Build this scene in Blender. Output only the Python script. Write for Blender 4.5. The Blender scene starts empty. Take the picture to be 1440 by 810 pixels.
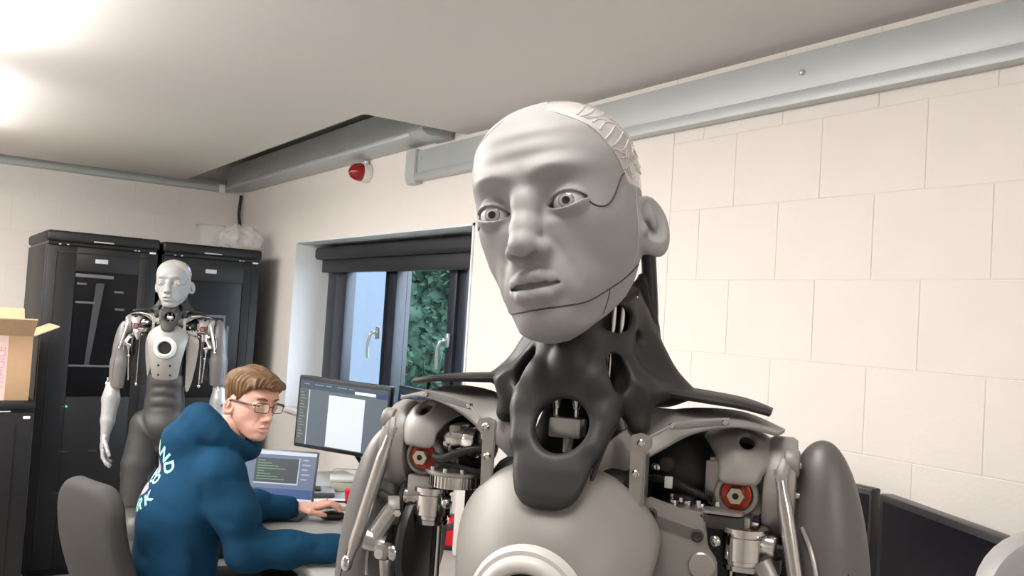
import bpy, bmesh, math, random
import numpy as np
from mathutils import Vector, Matrix, Euler
from mathutils.bvhtree import BVHTree
random.seed(7); RNG = np.random.default_rng(7)
SC = bpy.context.scene
COL = SC.collection
R = math.radians

# ------------------------------------------------------------------ camera
F_PX, YAW, PITCH, ROLL = 1238.7, 0.60028, 0.03609, 0.06289
CAM_POS = Vector((0, 0, 1.60))
_f = Vector((math.sin(YAW)*math.cos(PITCH), math.cos(YAW)*math.cos(PITCH), math.sin(PITCH)))
_r0 = Vector((math.cos(YAW), -math.sin(YAW), 0)); _u0 = _r0.cross(_f)
_r = _r0*math.cos(ROLL) + _u0*math.sin(ROLL); _u = _u0*math.cos(ROLL) - _r0*math.sin(ROLL)
cam_data = bpy.data.cameras.new('camera'); cam = bpy.data.objects.new('camera', cam_data); COL.objects.link(cam)
cam_data.sensor_width = 36.0; cam_data.lens = F_PX*36.0/1440.0; cam_data.clip_start = 0.05
cam.matrix_world = Matrix(((_r.x, _u.x, -_f.x, CAM_POS.x), (_r.y, _u.y, -_f.y, CAM_POS.y), (_r.z, _u.z, -_f.z, CAM_POS.z), (0, 0, 0, 1)))
SC.camera = cam

# ------------------------------------------------------------------ world and exposure
world = bpy.data.worlds.new('overcast_sky'); SC.world = world; world.use_nodes = True
_bg = world.node_tree.nodes['Background']; _bg.inputs[0].default_value = (0.72, 0.85, 1.0, 1); _bg.inputs[1].default_value = 13.0
vs = SC.view_settings
vs.view_transform = 'Standard'; vs.look = 'None'; vs.exposure = -0.08; vs.gamma = 1.0; vs.use_curve_mapping = False
PANEL_STRENGTH = 21.0          # ceiling LED panels (built further down)

# ------------------------------------------------------------------ materials
MATS = {}
def mat(name, col, rough=0.5, metal=0.0, noise=0.0, nscale=20.0, bump=0.0, bscale=60.0, emit=None, estr=0.0, trans=0.0, alpha=1.0, coat=0.0, sheen=0.0, spec=0.5, ior=1.45, sss=0.0, stretch=None):
    if name in MATS: return MATS[name]
    m = bpy.data.materials.new(name); m.use_nodes = True; nt = m.node_tree
    b = nt.nodes['Principled BSDF']
    b.inputs['Base Color'].default_value = (*col, 1); b.inputs['Roughness'].default_value = rough
    b.inputs['Metallic'].default_value = metal; b.inputs['Transmission Weight'].default_value = trans
    b.inputs['Alpha'].default_value = alpha; b.inputs['Coat Weight'].default_value = coat
    b.inputs['Sheen Weight'].default_value = sheen; b.inputs['Specular IOR Level'].default_value = spec; b.inputs['IOR'].default_value = ior
    if sss: b.inputs['Subsurface Weight'].default_value = sss; b.inputs['Subsurface Radius'].default_value = (0.01, 0.004, 0.002); b.inputs['Subsurface Scale'].default_value = 0.6
    if emit is not None:
        b.inputs['Emission Color'].default_value = (*emit, 1); b.inputs['Emission Strength'].default_value = estr
    tc = nt.nodes.new('ShaderNodeTexCoord'); src = tc.outputs['Object']
    if stretch:
        mp = nt.nodes.new('ShaderNodeMapping'); mp.inputs['Scale'].default_value = stretch
        nt.links.new(src, mp.inputs['Vector']); src = mp.outputs['Vector']
    if noise > 0:
        n = nt.nodes.new('ShaderNodeTexNoise'); n.inputs['Scale'].default_value = nscale; n.inputs['Detail'].default_value = 5
        nt.links.new(src, n.inputs['Vector'])
        mx = nt.nodes.new('ShaderNodeMix'); mx.data_type = 'RGBA'
        mx.inputs['A'].default_value = (*[max(0, c*(1-noise)) for c in col], 1); mx.inputs['B'].default_value = (*[min(1, c*(1+noise)) for c in col], 1)
        nt.links.new(n.outputs['Fac'], mx.inputs['Factor']); nt.links.new(mx.outputs['Result'], b.inputs['Base Color'])
    if bump > 0:
        n2 = nt.nodes.new('ShaderNodeTexNoise'); n2.inputs['Scale'].default_value = bscale; n2.inputs['Detail'].default_value = 4
        nt.links.new(src, n2.inputs['Vector'])
        bp = nt.nodes.new('ShaderNodeBump'); bp.inputs['Strength'].default_value = bump; bp.inputs['Distance'].default_value = 0.004
        nt.links.new(n2.outputs['Fac'], bp.inputs['Height']); nt.links.new(bp.outputs['Normal'], b.inputs['Normal'])
    MATS[name] = m
    return m

# ------------------------------------------------------------------ object helpers
def tag(o, label=None, cat=None, group=None, kind=None):
    if label: o['label'] = label
    if cat: o['category'] = cat
    if group: o['group'] = group
    if kind: o['kind'] = kind
    return o
def empty(name, loc=(0, 0, 0), rz=0.0, parent=None):
    o = bpy.data.objects.new(name, None); COL.objects.link(o); o.empty_display_size = 0.1
    o.location = loc; o.rotation_euler = (0, 0, rz)
    if parent: o.parent = parent
    return o
def link(name, me, parent=None, loc=(0, 0, 0), rot=(0, 0, 0), scale=(1, 1, 1)):
    o = bpy.data.objects.new(name, me); COL.objects.link(o); o.location = loc; o.rotation_euler = rot; o.scale = scale
    if parent: o.parent = parent
    return o
def copy_tree(o, parent=None):
    c = o.copy(); COL.objects.link(c); c.parent = parent
    for ch in [x for x in o.children]: copy_tree(ch, c)
    return c

class MB:
    """collects shapes into one mesh"""
    def __init__(s): s.bm = bmesh.new()
    def _merge(s, b2, M=None):
        if M is not None: bmesh.ops.transform(b2, matrix=M, verts=b2.verts)
        me = bpy.data.meshes.new('tmp'); b2.to_mesh(me); b2.free(); s.bm.from_mesh(me); bpy.data.meshes.remove(me); return s
    def box(s, c, d, bev=0.0, M=None, rz=0.0, seg=2):
        b = bmesh.new(); bmesh.ops.create_cube(b, size=1.0)
        bmesh.ops.scale(b, vec=Vector(d), verts=b.verts)
        if bev > 0: bmesh.ops.bevel(b, geom=b.edges[:], offset=bev, segments=seg, affect='EDGES', profile=0.5)
        T = Matrix.Translation(c) @ Matrix.Rotation(rz, 4, 'Z')
        return s._merge(b, (M @ T) if M is not None else T)
    def b6(s, x0, x1, y0, y1, z0, z1, bev=0.0, seg=2):
        return s.box(((x0+x1)/2, (y0+y1)/2, (z0+z1)/2), (abs(x1-x0), abs(y1-y0), abs(z1-z0)), bev, seg=seg)
    def rings(s, rings, closed_u=True, cap=True):
        vs = [[s.bm.verts.new(p) for p in r] for r in rings]; n = len(vs[0])
        for a, b in zip(vs, vs[1:]):
            for i in range(n if closed_u else n-1):
                j = (i+1) % n
                try: s.bm.faces.new((a[i], a[j], b[j], b[i]))
                except ValueError: pass
        if cap and closed_u:
            for r in (vs[0][::-1], vs[-1]):
                try: s.bm.faces.new(r)
                except ValueError: pass
        return s
    def lathe(s, p0, p1, prof, n=24, cap=True):
        """prof: [(t along p0->p1 in metres, radius)]"""
        p0 = Vector(p0); ax = (Vector(p1)-p0).normalized(); q = ax.to_track_quat('Z', 'Y')
        ux = q @ Vector((1, 0, 0)); uy = q @ Vector((0, 1, 0)); out = []
        for t, r in prof:
            out.append([p0+ax*t+ux*(r*math.cos(2*math.pi*i/n))+uy*(r*math.sin(2*math.pi*i/n)) for i in range(n)])
        return s.rings(out, cap=cap)
    def cyl(s, p0, p1, r, r2=None, n=24, bev=0.0):
        L = (Vector(p1)-Vector(p0)).length; r2 = r if r2 is None else r2
        if bev > 0: pr = [(0, r-bev), (bev*0.3, r-bev*0.3), (bev, r), (L-bev, r2), (L-bev*0.3, r2-bev*0.3), (L, r2-bev)]
        else: pr = [(0, r), (L, r2)]
        return s.lathe(p0, p1, pr, n)
    def hexnut(s, p0, p1, r): 
        L = (Vector(p1)-Vector(p0)).length
        return s.lathe(p0, p1, [(0, r), (L*0.8, r), (L, r*0.86)], 6)
    def tube(s, pts, r, n=10, sm=4, rad=None):
        pts = [Vector(p) for p in pts]
        if sm > 1 and len(pts) > 2:
            P = []; 
            for i in range(len(pts)-1):
                a = pts[max(i-1, 0)]; b = pts[i]; c = pts[i+1]; d = pts[min(i+2, len(pts)-1)]
                for k in range(sm):
                    t = k/sm; P.append(0.5*((2*b)+(c-a)*t+(2*a-5*b+4*c-d)*t*t+(3*b-a-3*c+d)*t**3))
            P.append(pts[-1]); pts = P
        out = []; up = None
        for i, p in enumerate(pts):
            t = (pts[min(i+1, len(pts)-1)]-pts[max(i-1, 0)]).normalized()
            if up is None:
                up = t.orthogonal().normalized()
            up = (up - t*up.dot(t)).normalized(); sd = t.cross(up)
            rr = r if rad is None else float(np.interp(i/(len(pts)-1), np.linspace(0, 1, len(rad)), rad))
            out.append([p+up*(rr*math.cos(2*math.pi*k/n))+sd*(rr*math.sin(2*math.pi*k/n)) for k in range(n)])
        return s.rings(out)
    def prism(s, poly, d0, d1, ax='y', bev=0.0):
        """poly of 2D points extruded along axis; ax y: poly=(x,z); ax x: poly=(y,z); ax z: poly=(x,y)"""
        f = {'y': lambda a, b, d: (a, d, b), 'x': lambda a, b, d: (d, a, b), 'z': lambda a, b, d: (a, b, d)}[ax]
        b = bmesh.new(); lo = [b.verts.new(f(p[0], p[1], d0)) for p in poly]; hi = [b.verts.new(f(p[0], p[1], d1)) for p in poly]
        n = len(poly); b.faces.new(lo); b.faces.new(hi[::-1])
        for i in range(n): b.faces.new((lo[i], hi[i], hi[(i+1) % n], lo[(i+1) % n]))
        bmesh.ops.recalc_face_normals(b, faces=b.faces)
        if bev > 0: bmesh.ops.bevel(b, geom=b.edges[:], offset=bev, segments=2, affect='EDGES')
        return s._merge(b)
    def ell(s, c, r, n=20, M=None):
        b = bmesh.new(); bmesh.ops.create_uvsphere(b, u_segments=n, v_segments=max(8, n*2//3), radius=1.0)
        T = Matrix.Translation(c) @ (M if M is not None else Matrix()) @ Matrix.Diagonal((*((r, r, r) if isinstance(r, (int, float)) else r), 1))
        return s._merge(b, T)
    def ribbon(s, pts, wv, th, sm=6):
        """flat bar: centre points, half width vectors, thickness"""
        n = len(pts); t = np.linspace(0, n-1, (n-1)*sm+1)
        def cr(A):
            A = np.array(A, float); o = []
            for q in t:
                i = min(int(q), n-2); u = q-i; a, b, c, d = A[max(i-1, 0)], A[i], A[i+1], A[min(i+2, n-1)]
                o.append(0.5*(2*b+(c-a)*u+(2*a-5*b+4*c-d)*u*u+(3*b-a-3*c+d)*u**3))
            return np.array(o)
        P = cr(pts); Wd = cr(wv); TH = np.interp(t, np.arange(n), th if hasattr(th, '__len__') else [th]*n); out = []
        for i in range(len(P)):
            tg = P[min(i+1, len(P)-1)]-P[max(i-1, 0)]; w = Wd[i]; nn = np.cross(tg, w); nn /= np.linalg.norm(nn)+1e-9; h = TH[i]/2
            wl = np.linalg.norm(w); e = w/(wl+1e-9); b_ = min(h, wl)
            out.append([Vector(P[i]+e*a+nn*c) for a, c in ((wl, 0), (wl-b_*0.3, h*0.7), (wl-b_, h), (0, h), (-wl+b_, h), (-wl+b_*0.3, h*0.7), (-wl, 0), (-wl+b_*0.3, -h*0.7), (-wl+b_, -h), (0, -h), (wl-b_, -h), (wl-b_*0.3, -h*0.7))])
        return s.rings(out)
    def mesh(s, name, m, smooth=True, ang=40):
        bmesh.ops.recalc_face_normals(s.bm, faces=s.bm.faces)
        me = bpy.data.meshes.new(name); s.bm.to_mesh(me); s.bm.free()
        if m is not None: me.materials.append(m)
        if smooth and len(me.polygons): me.shade_smooth(); me.set_sharp_from_angle(angle=R(ang))
        return me
    def build(s, name, m, parent=None, loc=(0, 0, 0), rot=(0, 0, 0), **k):
        return link(name, s.mesh(name, m, **k), parent, loc, rot)

# ------------------------------------------------------------------ implicit surfaces (smooth organic bodies)
def smin(a, b, k):
    if k <= 0: return np.minimum(a, b)
    h = np.maximum(k-np.abs(a-b), 0)/k
    return np.minimum(a, b)-h*h*k*0.25
def smax(a, b, k): return -smin(-a, -b, k)
class Vol:
    def __init__(s, lo, hi, h):
        s.lo = np.array(lo, np.float32); s.h = h
        s.n = (np.ceil((np.array(hi)-s.lo)/h)).astype(int)+1
        s.ax = [(s.lo[i]+h*np.arange(s.n[i])).astype(np.float32) for i in range(3)]
        s.D = np.full(s.n, 1.0, np.float32)
    def sub(s, lo, hi):
        sl = []
        for i in range(3):
            a = int(np.clip(math.floor((lo[i]-s.lo[i])/s.h), 0, s.n[i]-1)); b = int(np.clip(math.ceil((hi[i]-s.lo[i])/s.h)+1, a+1, s.n[i])); sl.append(slice(a, b))
        g = [s.ax[0][sl[0]][:, None, None], s.ax[1][sl[1]][None, :, None], s.ax[2][sl[2]][None, None, :]]
        return tuple(sl), g
    def op(s, fn, lo, hi, k=0.0, mode='u'):
        sl, (x, y, z) = s.sub(lo, hi); d = fn(x, y, z).astype(np.float32); a = s.D[sl]
        s.D[sl] = smin(a, d, k) if mode == 'u' else (smax(a, -d, k) if mode == 's' else smax(a, d, k))
        return s
    def ell(s, c, r, k=0.0, mode='u', M=None, mx=False):
        r = (r, r, r) if isinstance(r, (int, float)) else r; m = max(r)+k+2*s.h
        for sg in ((1, -1) if mx else (1,)):
            cc = (c[0]*sg, c[1], c[2])
            def fn(x, y, z):
                X, Y, Z = (x-cc[0])*sg, y-cc[1], z-cc[2]
                if M is not None:
                    A = np.array(M.inverted().to_3x3()) ; X, Y, Z = A[0, 0]*X+A[0, 1]*Y+A[0, 2]*Z, A[1, 0]*X+A[1, 1]*Y+A[1, 2]*Z, A[2, 0]*X+A[2, 1]*Y+A[2, 2]*Z
                q = np.sqrt((X/r[0])**2+(Y/r[1])**2+(Z/r[2])**2)+1e-9
                q2 = np.sqrt((X/r[0]**2)**2+(Y/r[1]**2)**2+(Z/r[2]**2)**2)+1e-9
                return q*(q-1)/q2
            s.op(fn, [cc[i]-m for i in range(3)], [cc[i]+m for i in range(3)], k, mode)
        return s
    def cap(s, a, b, ra, rb=None, k=0.0, mode='u', sc=(1, 1, 1), mx=False):
        rb = ra if rb is None else rb; sc = np.array(sc, float); m = max(ra, rb)*max(sc)+k+2*s.h
        for sg in ((1, -1) if mx else (1,)):
            A = np.array([a[0]*sg, a[1], a[2]], float); B = np.array([b[0]*sg, b[1], b[2]], float)
            def fn(x, y, z):
                A2 = A/sc; d = B/sc-A2; L2 = float(d@d)+1e-12
                px, py, pz = x/sc[0]-A2[0], y/sc[1]-A2[1], z/sc[2]-A2[2]
                t = np.clip((px*d[0]+py*d[1]+pz*d[2])/L2, 0, 1)
                return (np.sqrt((px-t*d[0])**2+(py-t*d[1])**2+(pz-t*d[2])**2)-(ra+(rb-ra)*t))*float(min(sc))
            s.op(fn, np.minimum(A, B)-m, np.maximum(A, B)+m, k, mode)
        return s
    def chain(s, pts, rads, k=0.0, mode='u', sc=(1, 1, 1), mx=False):
        for i in range(len(pts)-1): s.cap(pts[i], pts[i+1], rads[i], rads[i+1], k, mode, sc, mx)
        return s
    def box(s, c, d, k=0.0, mode='u', rr=0.003, M=None, mx=False):
        m = float(np.linalg.norm(d))/2+k+2*s.h
        for sg in ((1, -1) if mx else (1,)):
            cc = (c[0]*sg, c[1], c[2])
            def fn(x, y, z):
                X, Y, Z = (x-cc[0])*sg, y-cc[1], z-cc[2]
                if M is not None:
                    A = np.array(M.inverted().to_3x3()); X, Y, Z = A[0, 0]*X+A[0, 1]*Y+A[0, 2]*Z, A[1, 0]*X+A[1, 1]*Y+A[1, 2]*Z, A[2, 0]*X+A[2, 1]*Y+A[2, 2]*Z
                qx, qy, qz = np.abs(X)-d[0]/2+rr, np.abs(Y)-d[1]/2+rr, np.abs(Z)-d[2]/2+rr
                return np.sqrt(np.maximum(qx, 0)**2+np.maximum(qy, 0)**2+np.maximum(qz, 0)**2)+np.minimum(np.maximum(qx, np.maximum(qy, qz)), 0)-rr
            s.op(fn, [cc[i]-m for i in range(3)], [cc[i]+m for i in range(3)], k, mode)
        return s
    def bump(s, c, sg, amp, mx=False):
        m = [3.2*q for q in sg]
        for m_ in ((1, -1) if mx else (1,)):
            cc = (c[0]*m_, c[1], c[2]); sl, (x, y, z) = s.sub([cc[i]-m[i] for i in range(3)], [cc[i]+m[i] for i in range(3)])
            s.D[sl] -= (amp*np.exp(-0.5*(((x-cc[0])/sg[0])**2+((y-cc[1])/sg[1])**2+((z-cc[2])/sg[2])**2))).astype(np.float32)
        return s
    def fold(s, a, b, wd, amp):
        a, b = np.array(a, float), np.array(b, float); m = 3*wd
        sl, (x, y, z) = s.sub(np.minimum(a, b)-m, np.maximum(a, b)+m); d = b-a; L2 = float(d@d)+1e-12
        t = np.clip(((x-a[0])*d[0]+(y-a[1])*d[1]+(z-a[2])*d[2])/L2, 0, 1); q = (x-a[0]-t*d[0])**2+(y-a[1]-t*d[1])**2+(z-a[2]-t*d[2])**2
        s.D[sl] += (amp*(0.35+0.65*np.sin(math.pi*np.clip(t, .05, .95)))*np.exp(-q/(wd*wd))).astype(np.float32)
        return s
    def full(s, fn, k=0.0, mode='i'):
        x, y, z = s.ax[0][:, None, None], s.ax[1][None, :, None], s.ax[2][None, None, :]
        d = fn(x, y, z); s.D = (smin(s.D, d, k) if mode == 'u' else smax(s.D, -d, k) if mode == 's' else smax(s.D, d, k)).astype(np.float32)
        return s
    def surf(s):
        D = s.D
        for ax in range(3):
            for e in (0, -1):
                sl = [slice(None)]*3; sl[ax] = e; D[tuple(sl)] = np.maximum(D[tuple(sl)], s.h*0.5)
        S = D < 0; n = s.n
        cnt = np.zeros(n-1, np.int8)
        for i in (0, 1):
            for j in (0, 1):
                for k in (0, 1): cnt += S[i:n[0]-1+i, j:n[1]-1+j, k:n[2]-1+k]
        act = (cnt > 0) & (cnt < 8); I, J, K = np.nonzero(act)
        idx = np.full(n-1, -1, np.int32); idx[I, J, K] = np.arange(len(I))
        pos = np.zeros((len(I), 3), np.float32); num = np.zeros(len(I), np.float32)
        crn = [(i, j, k) for i in (0, 1) for j in (0, 1) for k in (0, 1)]
        val = {c: D[I+c[0], J+c[1], K+c[2]] for c in crn}
        for a in crn:
            for ax in range(3):
                if a[ax] == 0:
                    b = list(a); b[ax] = 1; b = tuple(b); va, vb = val[a], val[b]; m = (va < 0) != (vb < 0)
                    t = np.where(m, va/(va-vb+1e-20), 0); p = np.array(a, np.float32)[None, :]+np.zeros((len(I), 1), np.float32); p[:, ax] += t
                    pos += p*m[:, None]; num += m
        pos = pos/num[:, None]+np.stack([I, J, K], 1); V = s.lo+pos*s.h
        Q = []
        for ax in range(3):
            o = [0, 1, 2]; o.remove(ax); b, c = o
            sl0 = [slice(1, n[i]-1) for i in range(3)]; sl0[ax] = slice(0, n[ax]-1); sl1 = list(sl0); sl1[ax] = slice(1, n[ax])
            A, B = S[tuple(sl0)], S[tuple(sl1)]; E = np.nonzero(A != B)
            g = [E[i]+(0 if i == ax else 1) for i in range(3)]; flip = A[E]
            def cell(db, dc):
                h = list(g); h[b] = h[b]-db; h[c] = h[c]-dc; return idx[h[0], h[1], h[2]]
            q = np.stack([cell(1, 1), cell(0, 1), cell(0, 0), cell(1, 0)], 1)
            if ax == 1: flip = ~flip
            q[~flip] = q[~flip][:, ::-1]; Q.append(q)
        Q = np.concatenate(Q); Q = Q[(Q >= 0).all(1)]
        return V, Q
    def mesh(s, name, m, relax=1):
        V, Q = s.surf(); 
        for _ in range(relax): V = relax_mesh(V, Q)
        return np_mesh(name, V, Q, m)
def relax_mesh(V, Q, lam=0.5):
    A = np.zeros_like(V); c = np.zeros(len(V), np.float32)
    for i in range(4):
        a, b = Q[:, i], Q[:, (i+1) % 4]
        np.add.at(A, a, V[b]); np.add.at(A, b, V[a]); np.add.at(c, a, 1); np.add.at(c, b, 1)
    return V*(1-lam)+lam*A/np.maximum(c, 1)[:, None]
def np_mesh(name, V, Q, m, smooth=True):
    me = bpy.data.meshes.new(name); nq = len(Q); w = Q.shape[1]
    me.vertices.add(len(V)); me.vertices.foreach_set('co', np.asarray(V, np.float32).ravel())
    me.loops.add(nq*w); me.loops.foreach_set('vertex_index', np.asarray(Q, np.int32).ravel())
    me.polygons.add(nq); me.polygons.foreach_set('loop_start', np.arange(0, nq*w, w, dtype=np.int32)); 
    me.update(calc_edges=True); me.validate()
    if m is not None: me.materials.append(m)
    if smooth: me.shade_smooth()
    return me
def sub_mesh(name, V, Q, keep, m):
    q = Q[keep]; u, inv = np.unique(q, return_inverse=True)
    return np_mesh(name, V[u], inv.reshape(q.shape), m)
# ------------------------------------------------------------------ room shell
WX, BY, CZ = 1.98, 6.45, 2.40        # window wall plane, back wall plane, ceiling
LX, FY = -3.2, -3.0                   # walls behind the camera
m_wall = mat('painted_wall', (0.82, 0.772, 0.728), 0.6, noise=0.03, nscale=6, bump=0.15, bscale=90)
m_joint = mat('painted_joint', (0.76, 0.70, 0.64), 0.7)
m_white = mat('white_paint', (0.84, 0.82, 0.79), 0.55, noise=0.02, nscale=4)
m_ceil = mat('ceiling_paint', (0.64, 0.605, 0.585), 0.62, noise=0.02, nscale=3)
m_galv = mat('galvanised_steel', (0.50, 0.53, 0.53), 0.42, 0.25, noise=0.06, nscale=9)
m_dark = mat('dark_void', (0.10, 0.09, 0.085), 0.8)
def struct(name, mb, m, label, cat, **k):
    o = mb.build(name, m, **k); tag(o, label, cat, kind='structure'); return o
struct('floor', MB().b6(LX-.3, WX+.3, FY-.3, BY+.3, -0.1, 0), mat('carpet_floor', (0.38, 0.37, 0.36), 0.9, noise=0.2, nscale=200), 'dark grey office carpet floor', 'floor')
# ceiling: flat panel with a notch along the window wall near the back corner
cm = MB()
cm.b6(LX, 1.48, FY, 6.10, CZ, CZ+0.03); cm.b6(1.48, WX, FY, 3.31, CZ, CZ+0.03)
ceil = struct('ceiling', cm, m_ceil, 'flat off-white ceiling panel ending short of the walls', 'ceiling', smooth=False)
o = MB().b6(LX, WX+0.4, FY, BY+0.2, 2.62, 2.72).build('roof_deck', m_ceil, smooth=False); tag(o, 'off-white roof deck above the open ceiling notch', 'ceiling', kind='structure')
def blocks(parent, axis, plane, a0, a1, z_list, offs, pitch, out):
    """individual painted blocks in stretcher bond, joints recessed"""
    cache = {}
    def blk(w, h):
        k = (round(w, 3), round(h, 3))
        if k not in cache:
            cache[k] = MB().box((0, 0, 0), (w, 0.02, h) if axis == 'x' else (0.02, w, h), 0.0018, seg=2).mesh('block', m_wall, ang=15)
        return cache[k]
    for ci, (z0, z1) in enumerate(zip(z_list, z_list[1:])):
        e = [a0]; q = a0+((offs[ci % 2]-a0) % pitch)
        while q < a1-0.01:
            if q > a0+0.01: e.append(q)
            q += pitch
        e.append(a1)
        for u, v in zip(e, e[1:]):
            w, h = v-u-0.0016, z1-z0-0.0016; c = (u+v)/2
            p = (c, plane+out*0.010, (z0+z1)/2) if axis == 'x' else (plane+out*0.010, c, (z0+z1)/2)
            link('block', blk(w, h), parent, p)
# window wall: blockwork right of the column, smooth plaster around the window
W_Y0, W_Y1, W_Z0, W_Z1 = 3.20, 5.30, 0.98, 2.005
wr = MB(); T = 0.32
wr.b6(WX+0.0018, WX+T, FY, 2.03, 0, 2.62); 
wr.b6(WX, WX+T, 2.03, W_Y0, 0, 2.62); wr.b6(WX, WX+T, W_Y1, BY+0.2, 0, 2.62)
wr.b6(WX, WX+T, W_Y0, W_Y1, 0, W_Z0); wr.b6(WX, WX+T, W_Y0, W_Y1, W_Z1, 2.62)
wall_right = struct('wall_right', wr, m_wall, 'cream painted wall with the deep window opening and blockwork', 'wall', smooth=False)
ZC = [0.0]+[1.321-0.2175*i for i in range(5, 0, -1)]+[1.321+0.2175*i for i in range(6)]; ZC = ZC+[2.62]
blocks(wall_right, 'y', WX+0.0, -1.2, 2.028, ZC, (1.014, 1.178), 0.296, 1)
# white plaster reveals and sill board
rv = MB(); rv.b6(WX-0.006, WX+0.27, W_Y1-0.012, W_Y1, W_Z0, W_Z1); rv.b6(WX-0.006, WX+0.27, W_Y0, W_Y0+0.012, W_Z0, W_Z1); rv.b6(WX-0.006, WX+0.27, W_Y0, W_Y1, W_Z1-0.012, W_Z1)
tr = struct('trim_1', rv, mat('reveal_white', (0.78, 0.80, 0.83), 0.5), 'white window reveal lining with thin edge bead', 'window trim', smooth=False)
struct('trim_2', MB().b6(WX-0.03, WX+0.27, W_Y0, W_Y1, W_Z0-0.025, W_Z0, 0.005), m_white, 'white window sill board', 'window sill')
# back wall
wb = MB().b6(LX-0.3, WX, BY+0.0018, BY+0.3, 0, 2.62)
wall_back = struct('wall_back', wb, m_joint, 'cream painted blockwork back wall behind the rack cabinets', 'wall', smooth=False)
wall_back.data.materials[0] = m_wall
blocks(wall_back, 'x', BY, -0.6, WX-0.0, ZC, (0.66, 0.80), 0.2885, 1)
struct('wall_left', MB().b6(LX-0.3, LX, FY-0.3, BY+0.3, 0, 2.62), m_wall, 'cream wall behind and left of the viewer', 'wall', smooth=False)
struct('wall_front', MB().b6(LX, WX+0.3, FY-0.3, FY, 0, 2.62), m_wall, 'cream wall behind the viewer', 'wall', smooth=False)

# window: anthracite frame, panes, blind cassette, handles
m_anth = mat('anthracite_frame', (0.022, 0.026, 0.038), 0.35)
m_glass = mat('window_glass', (0.02, 0.03, 0.03), 0.02, alpha=0.06, spec=0.5)
m_handle = mat('silver_handle', (0.62, 0.64, 0.66), 0.3, 0.8)
win = empty('window_1', (WX+0.25, 4.25, W_Z0)); tag(win, 'anthracite framed window in deep white reveal behind the monitors', 'window', kind='structure')
FX = 0.0
def wb6(name, y0, y1, z0, z1, x0, x1, m, bev=0.004): return MB().b6(x0, x1, y0-4.25, y1-4.25, z0-W_Z0, z1-W_Z0, bev).build(name, m, win)
wb6('frame_rail', W_Y0+.012, W_Y1-.012, 1.90, 1.993, -0.03, 0.05, m_anth); wb6('frame_rail', W_Y0+.012, W_Y1-.012, W_Z0, W_Z0+0.06, -0.03, 0.05, m_anth)
for y0, y1 in ((5.13, 5.288), (3.212, 3.30), (4.31, 4.43)): wb6('frame_stile', y0, y1, W_Z0+.06, 1.90, -0.03, 0.05, m_anth)
wb6('frame_stile', 3.60, 3.665, W_Z0+.06, 1.90, -0.03, 0.05, m_anth)
for y0, y1 in ((4.43, 5.13), (3.665, 4.31)):
    e2 = 0.006
    sash = MB(); sash.b6(-0.045, 0.02, y0+0.004-4.25, y0+(e2 if y0 > 4.4 else 0.075)-4.25, .065, .915, 0.004); sash.b6(-0.045, 0.02, y1-(0.16 if y0 > 4.4 else 0.008)-4.25, y1-0.004-4.25, .065, .915, 0.004)
    sash.b6(-0.045, 0.02, y0-4.25, y1-4.25, .065, .12, 0.004); sash.b6(-0.045, 0.02, y0-4.25, y1-4.25, .86, .915, 0.004)
    sh = sash.build('sash', m_anth, win)
    MB().b6(-0.012, -0.006, y0+0.02-4.25, y1-0.01-4.25, .10, .88).build('pane', m_glass, sh, smooth=False)
MB().b6(-0.006, 0.0, 3.30-4.25, 3.60-4.25, .06, .92).build('pane', m_glass, win, smooth=False)
for yy in (4.475, 3.70):
    h = MB(); h.box((-0.055, yy-4.25, 0.50), (0.02, 0.026, 0.07), 0.006); h.tube([(-0.065, yy-4.25, 0.50), (-0.095, yy-4.25, 0.495), (-0.10, yy-4.25+0.02, 0.44), (-0.092, yy-4.25+0.03, 0.36)], 0.009, 10)
    h.build('handle', m_handle, win)
bl = MB(); bl.b6(-0.14, -0.03, W_Y0+.015-4.25, 5.275-4.25, 1.900-W_Z0, 1.975-W_Z0, 0.022, 4); bl.b6(-0.10, -0.05, W_Y0+.02-4.25, 5.235-4.25, 1.822-W_Z0, 1.902-W_Z0, 0.006)
o = MB.build(bl, 'roller_blind', mat('blind_charcoal', (0.018, 0.019, 0.024), 0.5)); o.location = win.location; tag(o, 'rolled up charcoal roller blind cassette at top of window', 'blind')

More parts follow.
